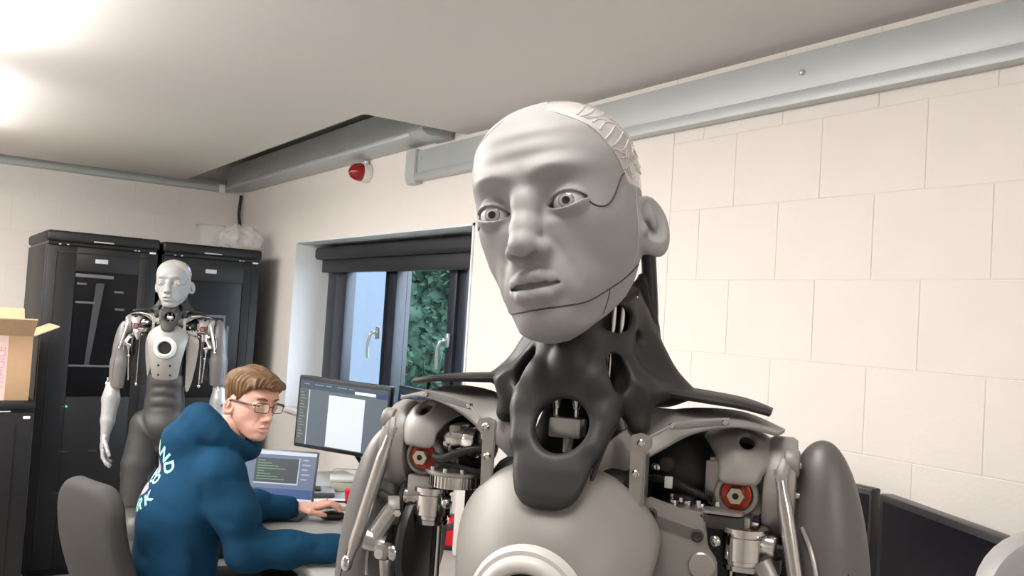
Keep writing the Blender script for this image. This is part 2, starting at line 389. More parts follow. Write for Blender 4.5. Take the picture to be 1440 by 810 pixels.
# outside: pale rendered building and a green bank
m_render = mat('pale_render', (0.085, 0.105, 0.140), 0.8, noise=0.04, nscale=2)
ob = empty('neighbouring_building', (2.6, 6.9, 0)); tag(ob, 'pale rendered building outside the left window pane', 'building')
MB().b6(-0.1, 0.90, 0.0, 6, -1, 6).build('wall', m_render, ob, smooth=False)
MB().b6(0.90, 1.02, -0.03, 0.3, -1, 6, 0.01).build('corner_quoin', mat('cream_stone', (0.12, 0.115, 0.09), 0.8, noise=0.1), ob)
nx, nz = 90, 60
def bank():
    xs = np.linspace(-2.5, 6, nx); ts = np.linspace(0, 1, nz); V = []
    for t in ts:
        for x in xs:
            z = -1+t*6.5; y = t*2.0; V.append((x, y, z))
    V = np.array(V); V[:, 1] += 0.35*np.sin(V[:, 0]*2.1+V[:, 2])*np.cos(V[:, 2]*1.7)+RNG.normal(0, 0.09, len(V)); V[:, 2] += RNG.normal(0, 0.05, len(V)); V[:, 0] += RNG.normal(0, 0.05, len(V))
    q = np.array([(j*nx+i, j*nx+i+1, (j+1)*nx+i+1, (j+1)*nx+i) for j in range(nz-1) for i in range(nx-1)])
    # leaf tufts: small quads standing off the bank
    n = 26000; sel = RNG.integers(0, len(V), n); c = V[sel]+RNG.normal(0, 0.08, (n, 3)); c[:, 1] -= 0.08
    a = RNG.normal(0, 0.028, (n, 3)); b = RNG.normal(0, 0.028, (n, 3)); L0 = len(V)
    LV = np.stack([c-a, c-b, c+a, c+b], 1).reshape(-1, 3); LQ = np.arange(4*n).reshape(n, 4)+L0
    return np.concatenate([V, LV]), np.concatenate([q, LQ])
V, Q = bank()
m_leaf = mat('bank_foliage', (0.022, 0.060, 0.035), 0.7, noise=0.85, nscale=3.5)
ob = link('hedge_bank', np_mesh('hedge_bank', V, Q, m_leaf, smooth=False), None, (7.0, 9.6, 0), (0, 0, R(-50))); tag(ob, 'green leafy hedge bank outside the right window pane', 'hedge', kind='stuff')
gr = MB().b6(2.4, 25, -5, 30, -1.3, -1.0).build('outdoor_ground', mat('grass_ground', (0.10, 0.16, 0.06), 0.9, noise=0.3), smooth=False); tag(gr, 'grassy ground outside the window', 'ground', kind='structure')

# trunking along the walls under the ceiling
t1 = empty('cable_trunking', (WX-0.035, 0, 2.230)); tag(t1, 'long galvanised steel trunking on the right wall above the blockwork', 'trunking')
MB().b6(0, 0.033, -2.9, 3.70, 0.036, 0.142, 0.003).build('trunking_body', m_galv, t1)
MB().b6(-0.010, 0.033, -2.9, 3.70, 0.0, 0.0355, 0.0025).build('trunking_lid', m_galv, t1)
MB().prism([(-0.012, 0.02), (0.0, -0.012), (0.033, -0.012), (0.033, 0.15), (-0.012, 0.15)], 3.70, 3.80, 'y', 0.003).build('end_cap', m_galv, t1)
for yy, zz in ((1.52, 0.085), (3.755, 0.10), (3.66, 0.10)): MB().lathe((-0.002, yy, zz), (-0.02, yy, zz), [(-0.002, 0.0085), (0.004, 0.007), (0.007, 0.003)], 12).build('screw', m_handle, t1)
t2 = empty('upper_trunking', (WX-0.157, 0, 2.40)); tag(t2, 'grey steel trunking inside the ceiling notch above the red alarm', 'trunking')
MB().b6(0, 0.155, 3.56, BY-0.10, 0.03, 0.155, 0.003).build('trunking_body', m_galv, t2)
MB().b6(-0.004, 0.155, 3.56, BY-0.10, 0.0, 0.03, 0.003).build('trunking_lid', m_galv, t2)
MB().prism([(-0.01, 0.01), (0.02, -0.008), (0.15, -0.008), (0.15, 0.12), (-0.01, 0.12)], 3.42, 3.565, 'y', 0.003).build('elbow_joint', m_galv, t2)
t3 = empty('rear_trunking', (0, BY-0.09, 2.385)); tag(t3, 'grey steel trunking running along the back wall above the racks', 'trunking')
MB().b6(LX+0.05, 1.83, 0, 0.085, 0, 0.075, 0.003).build('trunking_body', m_galv, t3)
MB().b6(1.775, 1.815, -0.012, 0.0, -0.01, 0.05, 0.002).build('joint_clip', m_white, t3)
# corner cable drop
o = MB().tube([(1.955, 6.42, 2.38), (1.945, 6.41, 2.25), (1.958, 6.42, 2.15), (1.95, 6.42, 2.02)], 0.012, 8).build('cable_bundle', mat('cable_black', (0.012, 0.012, 0.013), 0.45)); tag(o, 'dark cables dropping down the wall corner', 'cable')
# fire alarm beacon
al = empty('alarm_beacon', (WX, 4.31, 2.330)); tag(al, 'red domed alarm beacon on white base below upper trunking', 'alarm')
MB().cyl((0.0, 0, 0), (-0.045, 0, 0), 0.052, bev=0.006).build('base', m_white, al)
MB().lathe((-0.045, 0, 0), (-0.2, 0, 0), [(0, 0.049), (0.012, 0.049), (0.035, 0.044), (0.055, 0.032), (0.066, 0.014), (0.068, 0.001)], 28).build('lens', mat('red_lens', (0.30, 0.004, 0.012), 0.12, coat=0.5), al)
MB().cyl((-0.018, 0, 0.05), (-0.018, 0, 0.065), 0.013).build('conduit', m_handle, al)

# ceiling LED luminaires (only lights besides the window; some are unseen and added as fill)
def luminaire(x, y, lx, ly, label, st=None):
    e = empty('ceiling_light', (x, y, CZ)); tag(e, label, 'light', 'ceiling led luminaires')
    fr = MB(); fr.b6(-lx/2, lx/2, -ly/2, ly/2, -0.018, 0); fr.b6(-lx/2+0.05, lx/2-0.05, -ly/2+0.05, ly/2-0.05, -0.046, -0.018); fr.b6(-lx/2, -lx/2+0.008, -ly/2, ly/2, -0.030, -0.018); fr.b6(lx/2-0.008, lx/2, -ly/2, ly/2, -0.030, -0.018); fr.b6(-lx/2, lx/2, -ly/2, -ly/2+0.008, -0.030, -0.018); fr.b6(-lx/2, lx/2, ly/2-0.008, ly/2, -0.030, -0.018)
    fr.build('housing', m_white, e, smooth=False)
    # opal diffuser tray: glows downwards and sideways
    MB().b6(-lx/2+0.012, lx/2-0.012, -ly/2+0.012, ly/2-0.012, -0.140, -0.045, 0.010).build('diffuser', mat('led_diffuser', (0.9, 0.9, 0.9), 0.6, emit=(1.0, 0.97, 0.925), estr=PANEL_STRENGTH), e, smooth=False)
    return e
luminaire(-0.14, 2.55, 0.60, 1.5, 'white ceiling light at the upper left edge of the view')
luminaire(0.50, -1.80, 0.30, 0.9, 'unseen white ceiling light added behind the viewer as fill')  # unseen fill lamp, added to brighten the front of the large robot
luminaire(0.20, 0.60, 0.18, 0.66, 'slim white ceiling light above the viewer')
luminaire(-1.60, 3.4, 0.60, 1.5, 'white ceiling light far left of the seated person')
luminaire(-0.16, 4.45, 0.60, 1.3, 'unseen white ceiling light added left of the rack cabinets to brighten the back wall')  # kept out of view, added to brighten the back wall and racks
# ------------------------------------------------------------------ rack cabinets
m_black = mat('rack_black', (0.007, 0.0067, 0.0075), 0.5, noise=0.15, nscale=8)
m_black2 = mat('rack_black_inner', (0.007, 0.007, 0.008), 0.3)
m_smoke = mat('smoked_glass', (0.007, 0.007, 0.008), 0.2, spec=0.3)
m_steel = mat('brushed_steel', (0.55, 0.54, 0.53), 0.28, 0.9, noise=0.08, nscale=60, stretch=(1, 1, 12))
m_chrome = mat('polished_steel', (0.70, 0.69, 0.68), 0.14, 1.0)
m_badge = mat('badge_grey', (0.42, 0.42, 0.44), 0.4)
def rack(x0, x1, y0, depth, H, label, door_side, full=True):
    w = x1-x0; e = empty('rack_cabinet', ((x0+x1)/2, y0, 0)); tag(e, label, 'cabinet', 'black rack cabinets by the back wall')
    body = MB(); body.b6(-w/2, w/2, 0.03, depth, 0.03, H-0.075, 0.004)
    body.build('body', m_black, e)
    cap = MB(); cap.b6(-w/2-0.004, w/2+0.004, -0.004, depth, H-0.062, H, 0.016, 3); cap.build('top_cover', m_black, e)
    MB().b6(-w/2+0.01, w/2-0.01, 0.012, depth-0.02, H-0.078, H-0.06).build('top_gap', m_black2, e, smooth=False)
    MB().b6(-w/2+0.02, w/2-0.02, 0.05, depth-0.05, 0.0, 0.03).build('plinth', m_black2, e, smooth=False)
    # door: frame with smoked window
    d = empty('door', (0, 0, 0), 0, e); zt = H-0.085; fw = 0.085
    wx0, wx1, wz0, wz1 = -w/2+0.155, w/2-0.105, H-0.93, H-0.22
    f = MB(); f.b6(-w/2+0.006, wx0, 0, 0.03, 0.05, zt, 0.003); f.b6(wx1, w/2-0.006, 0, 0.03, 0.05, zt, 0.003)
    f.b6(wx0, wx1, 0, 0.03, wz1, zt, 0.003); f.b6(wx0, wx1, 0, 0.03, 0.05, wz0, 0.003)
    f.build('door_frame', m_black, d)
    # raised outer lip of the door
    lp = MB(); lp.b6(-w/2+0.05, -w/2+0.056, -0.004, 0.002, 0.06, zt-0.03, 0.001); lp.b6(-w/2+0.05, w/2-0.05, -0.004, 0.002, zt-0.036, zt-0.03, 0.001); lp.b6(w/2-0.056, w/2-0.05, -0.004, 0.002, 0.06, zt-0.03, 0.001)
    lp.build('door_lip', m_black, d)
    MB().b6(wx0, wx1, 0.012, 0.018, wz0, wz1).build('door_window', m_smoke, d, smooth=False)
    MB().b6(-0.055+0.01, 0.022, -0.005, 0.001, zt-0.085, zt-0.06, 0.002).build('door_badge', m_badge, d)
    MB().b6(-0.06, 0.045, -0.012, -0.002, H-0.052, H-0.045, 0.001).build('cover_slot', m_badge, e)
    for xx in (-w/2+0.06, -w/2+0.10, w/2-0.12, w/2-0.14): MB().b6(xx, xx+0.012, -0.006, 0.0, H-0.080, H-0.073, 0.001).build('hinge_pin', m_badge, e)
    MB().b6(w/2-0.055, w/2-0.02, -0.006, 0.0, H-0.088, H-0.078, 0.001).build('corner_plate', mat('white_mark', (0.75, 0.75, 0.75), 0.5), e)
    return e, d
rk1, d1 = rack(0.62, 1.216, 5.50, 0.90, 1.942, 'tall black rack cabinet, left of the two, with window and green light', 1)
rk2, d2 = rack(1.24, 1.832, 5.50, 0.90, 1.937, 'tall black rack cabinet in the corner behind the standing robot', 1)
# things seen in the doors: equipment bars and lamps
for zz, xa, xb, yy in ((1.688, -0.14, 0.06, 0.008), (1.645, -0.13, -0.08, 0.008), (1.61, 0.07, 0.12, 0.008), (1.54, -0.13, -0.03, 0.008), (1.51, 0.08, 0.13, 0.008), (1.18, -0.14, 0.13, 0.008)):
    MB().b6(xa, xb, yy-0.003, yy+0.006, zz, zz+0.012 if zz < 1.68 else zz+0.02, 0.001).build('equipment_rail', mat('rail_grey', (0.10, 0.10, 0.105), 0.4), d1)
MB().prism([(-0.035, 1.19), (-0.06, 1.19), (-0.03, 1.66), (0.015, 1.66)], 0.006, 0.011, 'y').build('cable_loom', mat('loom_grey', (0.035, 0.035, 0.038), 0.5), d1)
MB().cyl((-0.135, -0.003, 0.957), (-0.135, 0.002, 0.957), 0.0055, n=12).build('status_lamp', mat('green_led', (0.02, 0.3, 0.15), 0.4, emit=(0.05, 0.9, 0.45), estr=1.5), d1)
MB().cyl((-0.152, -0.003, 0.957), (-0.152, 0.002, 0.957), 0.004, n=12).build('status_lamp', mat('grey_led', (0.2, 0.25, 0.22), 0.4), d1)
MB().cyl((0.06, -0.003, 0.955), (0.06, 0.002, 0.955), 0.004, n=12).build('status_lamp', m_badge, d1)
for zz, xa, xb in ((0.70, -0.15, -0.11), (0.70, 0.0, 0.04), (0.47, -0.17, -0.13), (0.47, 0.02, 0.06)): MB().b6(xa, xb, -0.003, 0.001, zz, zz+0.008).build('vent_slot', mat('slot_grey', (0.05, 0.05, 0.052), 0.5), d1)
for xa, xb, za, zb in ((-0.02, 0.10, 1.50, 1.515), (0.088, 0.10, 1.28, 1.50), (0.11, 0.125, 1.18, 1.45)): MB().b6(xa, xb, 0.006, 0.011, za, zb).build('equipment_rail', mat('rail_grey2', (0.09, 0.095, 0.11), 0.35), d2)
MB().b6(-0.02, 0.09, 0.008, 0.012, 1.36, 1.44).build('equipment_screen', mat('dim_screen', (0.02, 0.03, 0.07), 0.2), d2)
# low rack in front of it on the left, with an open cardboard box
low = empty('low_cabinet', (0.25, 4.84, 0)); tag(low, 'low black cabinet at the left edge under the cardboard box', 'cabinet')
MB().b6(-0.30, 0.30, 0.0, 0.62, 0.04, 1.005, 0.004).build('body', m_black, low)
MB().b6(-0.305, 0.305, -0.01, 0.62, 1.02, 1.055, 0.010).build('top_cover', m_black, low)
MB().b6(-0.29, 0.29, 0.01, 0.60, 1.0, 1.025).build('top_gap', m_black2, low, smooth=False)
MB().b6(-0.28, 0.28, 0.03, 0.58, 0, 0.04).build('plinth', m_black2, low, smooth=False)
MB().b6(-0.285, 0.225, -0.012, 0.0, 0.08, 0.95, 0.003).build('door', m_black, low)
MB().b6(0.255, 0.285, -0.006, 0.002, 0.975, 0.988, 0.001).build('corner_plate', MATS['white_mark'], low)
MB().b6(0.12, 0.20, -0.006, 0.002, 1.008, 1.014, 0.001).build('hinge_pin', m_badge, low)
m_card = mat('cardboard', (0.47, 0.30, 0.17), 0.8, noise=0.08, nscale=30)
m_card2 = mat('cardboard_inner', (0.52, 0.36, 0.22), 0.8, noise=0.08, nscale=30)
bx = empty('cardboard_box', (0.30, 4.92, 1.055)); tag(bx, 'open brown cardboard box with pink printed tape on low cabinet', 'box')
bw, bd, bh, t = 0.46, 0.40, 0.315, 0.006
for nm, a in (('side_panel', (-bw/2, bw/2, 0, t, 0, bh)), ('side_panel', (-bw/2, bw/2, bd-t, bd, 0, bh)), ('side_panel', (bw/2-t, bw/2, t, bd-t, 0, bh)), ('side_panel', (-bw/2, -bw/2+t, t, bd-t, 0, bh)), ('bottom_panel', (-bw/2+t, bw/2-t, t, bd-t, 0, t))): MB().b6(*a, 0.001).build(nm, m_card, bx)
MB().prism([(0, 0), (0.0, 0.006), (-0.13, 0.090), (-0.13, 0.084)], -bw/2, bw/2, 'x').build('flap', m_card2, bx, (0, 0.0, bh), (0, 0, 0), smooth=False)
MB().b6(0, 0.13, 0, bd, 0, t).build('flap', m_card2, bx, (bw/2-0.004, 0, bh-0.004), (0, R(-25), 0), smooth=False)
MB().b6(-bw/2, bw/2, 0, 0.16, 0, t).build('flap', m_card2, bx, (0, bd, bh), (R(50), 0, 0), smooth=False)
bx.rotation_euler.z = R(0)
def text_mesh(txt, size, m, name, depth=0.0004, bold=0.0):
    c = bpy.data.curves.new(name, 'FONT'); c.body = txt; c.size = size; c.extrude = depth; c.offset = bold; c.align_x = 'CENTER'; c.align_y = 'CENTER'
    o = bpy.data.objects.new(name, c); COL.objects.link(o); dg = bpy.context.evaluated_depsgraph_get()
    me = bpy.data.meshes.new_from_object(o.evaluated_get(dg)); bpy.data.objects.remove(o); me.materials.clear(); me.materials.append(m); me.name = name; return me
m_pink = mat('pink_print', (0.62, 0.25, 0.36), 0.7); m_tape = mat('printed_tape', (0.66, 0.50, 0.46), 0.5)
MB().b6(0.075, 0.125, -0.0015, 0.001, 0.0, bh).build('printed_tape', m_tape, bx, smooth=False)
link('tape_lettering', text_mesh('FRAGILE', 0.055, m_pink, 'tape_lettering'), bx, (0.100, -0.002, 0.16), (R(90), R(-90), 0))
# black case standing in the box
cs = empty('black_case', (0.20, 5.06, 1.062)); tag(cs, 'small rounded black case standing up out of the cardboard box', 'case')
MB().box((0, 0, 0.19), (0.19, 0.12, 0.38), 0.03, seg=4).build('shell', mat('case_black', (0.01, 0.01, 0.012), 0.25), cs)
MB().box((0.0, -0.061, 0.30), (0.06, 0.006, 0.02), 0.002).build('latch', m_badge, cs)
# clear plastic packaging on the corner rack
def crumple(c, r, n, seed, name, label, m):
    rg = np.random.default_rng(seed); b = bmesh.new(); bmesh.ops.create_icosphere(b, subdivisions=4, radius=1.0)
    ph = rg.uniform(0, 6, (6, 3)); fr = rg.uniform(2, 6, (6, 3))
    for v in b.verts:
        q = v.co; d = sum(abs(math.sin(fr[i, 0]*q.x+ph[i, 0])*math.sin(fr[i, 1]*q.y+ph[i, 1])*math.sin(fr[i, 2]*q.z+ph[i, 2])) for i in range(6))
        s_ = 0.78+0.22*d/2; p = Vector((q.x*r[0], q.y*r[1], q.z*r[2]))*s_; v.co = p
    zmin = min(v.co.z for v in b.verts)
    for v in b.verts: v.co.z = max(v.co.z, zmin*0.82)-zmin*0.82
    me = bpy.data.meshes.new(name); b.to_mesh(me); b.free(); me.materials.append(m)
    o = link(name, me, None, c); tag(o, label, 'packaging'); return o
m_film = mat('clear_film', (0.85, 0.83, 0.80), 0.15, alpha=0.36, spec=0.8)
crumple((1.765, 5.72, 1.938), (0.14, 0.10, 0.095), 5, 3, 'plastic_bag', 'crumpled clear plastic bag on top of the corner rack', m_film)
tb = empty('plastic_tub', (1.60, 5.86, 1.938)); tag(tb, 'small clear plastic tub on the corner rack beside the bag', 'tub')
tm = MB(); tm.b6(-0.075, 0.075, -0.06, -0.057, 0, 0.15); tm.b6(-0.075, 0.075, 0.057, 0.06, 0, 0.15); tm.b6(-0.075, -0.072, -0.057, 0.057, 0, 0.15); tm.b6(0.072, 0.075, -0.057, 0.057, 0, 0.15); tm.b6(-0.072, 0.072, -0.057, 0.057, 0, 0.003)
tm.build('tub_wall', mat('clear_tub', (0.8, 0.78, 0.76), 0.12, alpha=0.3, spec=0.8), tb, smooth=False)
rim = MB(); rim.tube([(-0.078, -0.062, 0.15), (0.078, -0.062, 0.15), (0.078, 0.062, 0.15), (-0.078, 0.062, 0.15), (-0.078, -0.062, 0.15)], 0.004, 6, sm=1); rim.build('rim', mat('tub_rim', (0.6, 0.58, 0.56), 0.3, alpha=0.6), tb)

# ------------------------------------------------------------------ desk along the window wall
m_desk = mat('grey_laminate', (0.36, 0.355, 0.345), 0.45, noise=0.04, nscale=15)
dk = empty('desk', (1.60, 2.2, 0)); tag(dk, 'long grey laminate desk along the window wall', 'desk')
MB().b6(-0.46, 0.375, -1.58, 2.15, 0.725, 0.75, 0.004).build('desktop', m_desk, dk)
for yy in (-1.5, 0.2, 2.0):
    for xx in (-0.40, 0.33): MB().b6(xx-0.025, xx+0.025, yy-0.025, yy+0.025, 0, 0.725, 0.004).build('leg', m_galv, dk)
MB().b6(-0.40, -0.36, -1.5, 2.0, 0.66, 0.72, 0.003).build('rail', m_galv, dk)
# monitors
def monitor(name, label, c, ang, w, h, tilt=0.0, roll=0.0, zc=1.1, sx=0.0):
    e = empty(name, (c[0], c[1], 0.75), 0); tag(e, label, 'monitor', 'desktop monitors'); e.rotation_euler.z = ang   # local -Y faces the viewer
    s = empty('display', (0, 0, zc-0.75), 0, e); s.rotation_euler = (tilt, roll, 0)
    MB().b6(-w/2, w/2, -0.012, 0.022, -h/2, h/2, 0.004).build('bezel', m_bez, s)
    MB().box((0, 0.035, 0), (w*0.5, 0.03, h*0.55), 0.01).build('back_housing', m_bez, s)
    st = MB(); st.tube([(0, 0.045, zc-0.75-0.05), (sx*0.15, 0.075, (zc-0.75)*0.55), (sx*0.85, 0.06, 0.06), (sx, 0.05, 0.022)], 0.012 if sx else 0.018, 12); st.build('stand_neck', m_bez, e)
    MB().box((sx, 0.04, 0.007), (0.18, 0.14, 0.014), 0.005).build('stand_foot', m_bez, e)
    return e, s
m_bez = mat('monitor_black', (0.010, 0.010, 0.012), 0.35)
def scr(parent, x0, x1, z0, z1, col, st, name, y=-0.0128, nm=None):
    return MB().b6(x0, x1, y-0.0004, y, z0, z1).build(nm or 'screen_panel', mat(name, tuple(c*0.3 for c in col), 0.35, emit=col, estr=st), parent, smooth=False)
# --- monitor with the open document
mA, sA = monitor('computer_monitor', 'black monitor showing an open document, behind the seated person', (1.647, 3.683), R(-57.4), 0.485, 0.325, zc=1.119, roll=R(1.5), sx=0.22)
hw, hh = 0.2425-0.010, 0.1625-0.011
scr(sA, -hw, hw, -hh+0.006, hh, (0.10, 0.125, 0.155), 1.0, 'scr_slate')
scr(sA, -hw, hw, hh-0.012, hh, (0.035, 0.04, 0.055), 1.0, 'scr_bar', -0.0133)
scr(sA, -hw, hw, hh-0.046, hh-0.014, (0.05, 0.075, 0.105), 1.0, 'scr_bar2', -0.0133)
scr(sA, -hw, -hw+0.045, -hh+0.006, hh-0.048, (0.085, 0.10, 0.105), 1.0, 'scr_side', -0.0133)
scr(sA, -0.072, 0.118, -hh+0.010, hh-0.062, (0.62, 0.68, 0.72), 1.0, 'scr_page', -0.0136, 'document_page')
scr(sA, 0.062, 0.170, hh-0.044, hh-0.031, (0.72, 0.78, 0.86), 1.0, 'scr_field', -0.0137)
scr(sA, -hw+0.052, -hw+0.056, -hh+0.006, hh-0.05, (0.55, 0.58, 0.62), 1.0, 'scr_line', -0.0138)
for i in range(5): scr(sA, -hw+0.02+i*0.06, -hw+0.05+i*0.06+0.02*(i % 2), hh-0.026, hh-0.022, (0.20, 0.24, 0.30), 1.0, 'scr_txt', -0.0139, 'menu_text')
for i in range(16): scr(sA, -hw+0.008, -hw+0.022+0.015*((i*7) % 3)/2, hh-0.066-i*0.0135, hh-0.062-i*0.0135, (0.20, 0.22, 0.22), 1.0, 'scr_txt2', -0.0139, 'list_entry')
scr(sA, 0.175, hw-0.004, hh-0.05, hh-0.03, (0.03, 0.05, 0.16), 1.0, 'scr_navy', -0.0138)
# --- second monitor, dark code window
mB, sB = monitor('computer_monitor', 'black monitor with dark blue code window beside the document monitor', (1.862, 3.245), R(-82), 0.50, 0.325, zc=1.112, roll=R(1.5))
hw = 0.25-0.010
scr(sB, -hw, hw, -hh+0.006, hh, (0.012, 0.026, 0.065), 1.0, 'scr_navy2')
scr(sB, -hw, hw, hh-0.014, hh, (0.03, 0.034, 0.045), 1.0, 'scr_bar3', -0.0133)
for i in range(14):
    q = ((i*37) % 11)/11; scr(sB, -hw+0.012, -hw+0.03, hh-0.030-i*0.016, hh-0.026-i*0.016, (0.30, 0.36, 0.42), 1.0, 'scr_code1', -0.0136, 'code_line')
    scr(sB, -hw+0.05+0.02*(i % 3), -hw+0.13+0.16*q, hh-0.030-i*0.016, hh-0.026-i*0.016, (0.10, 0.15, 0.26), 1.0, 'scr_code2', -0.0136, 'code_line')
# --- dark monitors on the right
mC, sC = monitor('computer_monitor', 'switched off black monitor at the lower right in front of blockwork', (1.71, 0.90), R(-115.9), 0.56, 0.36, zc=1.085)
mD, sD = monitor('computer_monitor', 'switched off black monitor half hidden behind the large robot arm', (1.885, 1.475), R(-91), 0.54, 0.36, zc=1.082)
for s in (sC, sD): MB().b6(-0.262, 0.262, -0.0135, -0.012, -0.165, 0.165).build('screen_panel', mat('screen_off', (0.003, 0.003, 0.006), 0.25, spec=0.25), s, smooth=False)
# --- laptop
lp = empty('laptop', (1.335, 3.62, 0.75), R(-36)); tag(lp, 'open dark laptop with code on its screen beside the seated person', 'laptop')
MB().b6(-0.165, 0.165, -0.235, 0.0, 0.004, 0.020, 0.004).build('keyboard_base', mat('laptop_grey', (0.09, 0.09, 0.10), 0.35, 0.4), lp)
MB().b6(-0.15, 0.15, -0.13, -0.02, 0.0195, 0.0215, 0.001).build('keys', m_bez, lp)
ls = empty('lid', (0, 0.0, 0.018), 0, lp); ls.rotation_euler = (R(-14), 0, 0)
MB().b6(-0.165, 0.165, -0.004, 0.006, 0, 0.222, 0.003).build('lid_shell', MATS['laptop_grey'], ls)
scr(ls, -0.157, 0.157, 0.012, 0.214, (0.13, 0.16, 0.24), 1.0, 'lap_bg', -0.0045)
scr(ls, -0.157, 0.157, 0.200, 0.214, (0.50, 0.58, 0.70), 1.0, 'lap_top', -0.0049)
scr(ls, -0.10, 0.085, 0.085, 0.185, (0.055, 0.065, 0.075), 1.0, 'lap_term', -0.0049)
scr(ls, -0.157, 0.155, 0.012, 0.060, (0.05, 0.09, 0.22), 1.0, 'lap_low', -0.0049)
scr(ls, -0.157, 0.157, 0.012, 0.022, (0.50, 0.58, 0.70), 1.0, 'lap_task', -0.0053)
scr(ls, 0.085, 0.089, 0.080, 0.190, (0.45, 0.5, 0.56), 1.0, 'lap_edge', -0.0053); scr(ls, -0.10, 0.089, 0.078, 0.083, (0.45, 0.5, 0.56), 1.0, 'lap_edge', -0.0053)
for i in range(8): scr(ls, -0.09, -0.06+0.03*((i*5) % 4), 0.172-i*0.011, 0.176-i*0.011, (0.13, 0.24, 0.14), 1.0, 'lap_code', -0.0053, 'code_line')
for i in range(5): scr(ls, 0.10, 0.125+0.01*(i % 2), 0.180-i*0.02, 0.186-i*0.02, (0.30, 0.34, 0.42), 1.0, 'lap_side', -0.0053, 'code_line')
# --- small desk things
o = empty('notebook_stack', (1.575, 3.83, 0.75), R(-20)); tag(o, 'grey notebook with a dark phone lying on it behind the papers', 'notebook')
MB().box((0, 0, 0.012), (0.22, 0.16, 0.022), 0.004).build('cover', mat('notebook_grey', (0.20, 0.20, 0.20), 0.5), o)
MB().box((0, 0, 0.012), (0.224, 0.150, 0.012), 0.002).build('pages', m_white, o)
o = empty('mobile_phone', (1.55, 3.83, 0.774), R(-25)); tag(o, 'dark mobile phone lying on the grey notebook', 'phone')
MB().box((0, 0, 0.004), (0.15, 0.075, 0.008), 0.004).build('phone_body', m_bez, o); MB().box((0, 0, 0.0083), (0.14, 0.066, 0.0006), 0.0).build('phone_screen', MATS['screen_off'], o)
for i, (dx, dy, a, lab) in enumerate(((0, 0, -30, 'white paper sheet on the desk beside the laptop, lowest one'), (0.02, -0.01, -18, 'white paper sheet lying on top of another beside the mouse'))):
    o = MB(); o.ribbon([(-0.13, 0, 0.002), (-0.04, 0, 0.004), (0.05, 0, 0.003), (0.13, 0, 0.006)], [(0, 0.075, 0)]*4, 0.001); o = o.build('paper_sheet', m_white, None, (1.60+dx, 3.58+dy, 0.7515+0.006*i), (0, 0, R(a))); tag(o, lab, 'paper', 'papers on the desk')
o = MB().tube([(-0.07, 0, 0), (-0.03, 0.004, 0.002), (0.07, 0, 0)], 0.0045, 8).build('pen', m_bez, None, (1.60, 3.535, 0.771), (0, 0, R(-20))); tag(o, 'black pen lying on the white papers', 'pen')
o = empty('plastic_case', (1.80, 3.87, 0.75), R(-25)); tag(o, 'small clear lidded plastic case behind the red pot', 'case')
MB().box((0, 0, 0.022), (0.20, 0.13, 0.044), 0.006).build('case_base', mat('frosted_case', (0.52, 0.50, 0.42), 0.3, alpha=0.8), o)
MB().box((0, 0, 0.052), (0.205, 0.135, 0.014), 0.004).build('case_lid', mat('frosted_lid', (0.66, 0.64, 0.58), 0.25, alpha=0.7), o)
MB().tube([(-0.08, 0.03, 0.06), (-0.09, 0.03, 0.085), (-0.06, 0.03, 0.09), (0.06, 0.03, 0.088)], 0.003, 8).build('case_handle', m_badge, o)
o = empty('red_pot', (1.655, 3.54, 0.75)); tag(o, 'small bright red pot standing near the computer mouse', 'pot')
m_red = mat('red_plastic', (0.60, 0.010, 0.025), 0.35)
MB().lathe((0, 0, 0), (0, 0, 1), [(0, 0.026), (0.004, 0.030), (0.062, 0.034), (0.066, 0.034), (0.066, 0.031), (0.02, 0.027)], 24, cap=True).build('pot_wall', m_red, o)
MB().lathe((0, 0, 0.066), (0, 0, 1), [(0, 0.035), (0.004, 0.036), (0.006, 0.03), (0.008, 0.001)], 24).build('pot_lid', m_red, o)
# computer mouse under the hand
v = MB(); v.ell((0, 0, 0.016), (0.055, 0.031, 0.019), 20)
o = v.build('computer_mouse', m_bez, None, (1.478, 3.335, 0.7515), (0, 0, R(-25))); tag(o, 'black computer mouse under the person\'s left hand', 'mouse')
# red tool pouch and yellow handles
o = empty('tool_pouch', (1.68, 2.84, 0.75), R(-50)); tag(o, 'red and black tool pouch on the desk seen under the robot shoulder', 'tool pouch')
MB().box((0, 0, 0.055), (0.20, 0.09, 0.11), 0.02, seg=3).build('pouch_body', m_red, o)
MB().box((0, 0, 0.008), (0.215, 0.10, 0.016), 0.006).build('pouch_base', m_bez, o)
MB().ribbon([(-0.10, -0.047, 0.02), (0.0, -0.048, 0.06), (0.10, -0.047, 0.105)], [(0, 0, 0.012)]*3, 0.004).build('pouch_strap', mat('strap_grey', (0.05, 0.05, 0.05), 0.7), o)
for dx, c in ((-0.06, (0.75, 0.38, 0.01)), (-0.02, (0.62, 0.02, 0.02)), (0.03, (0.01, 0.01, 0.01))):
    t_ = MB().lathe((dx, 0, 0.09), (dx+0.012, 0, 0.2), [(0, 0.011), (0.03, 0.013), (0.06, 0.011), (0.075, 0.012), (0.08, 0.006)], 14).build('screwdriver', mat('tool_'+str(c[0]), c, 0.35), None, o.location, o.rotation_euler)
    tag(t_, {-0.06: 'yellow screwdriver handle sticking up from the tool pouch', -0.02: 'red screwdriver handle sticking up from the tool pouch', 0.03: 'black screwdriver handle sticking up from the tool pouch'}[dx], 'screwdriver', 'screwdrivers in the tool pouch')
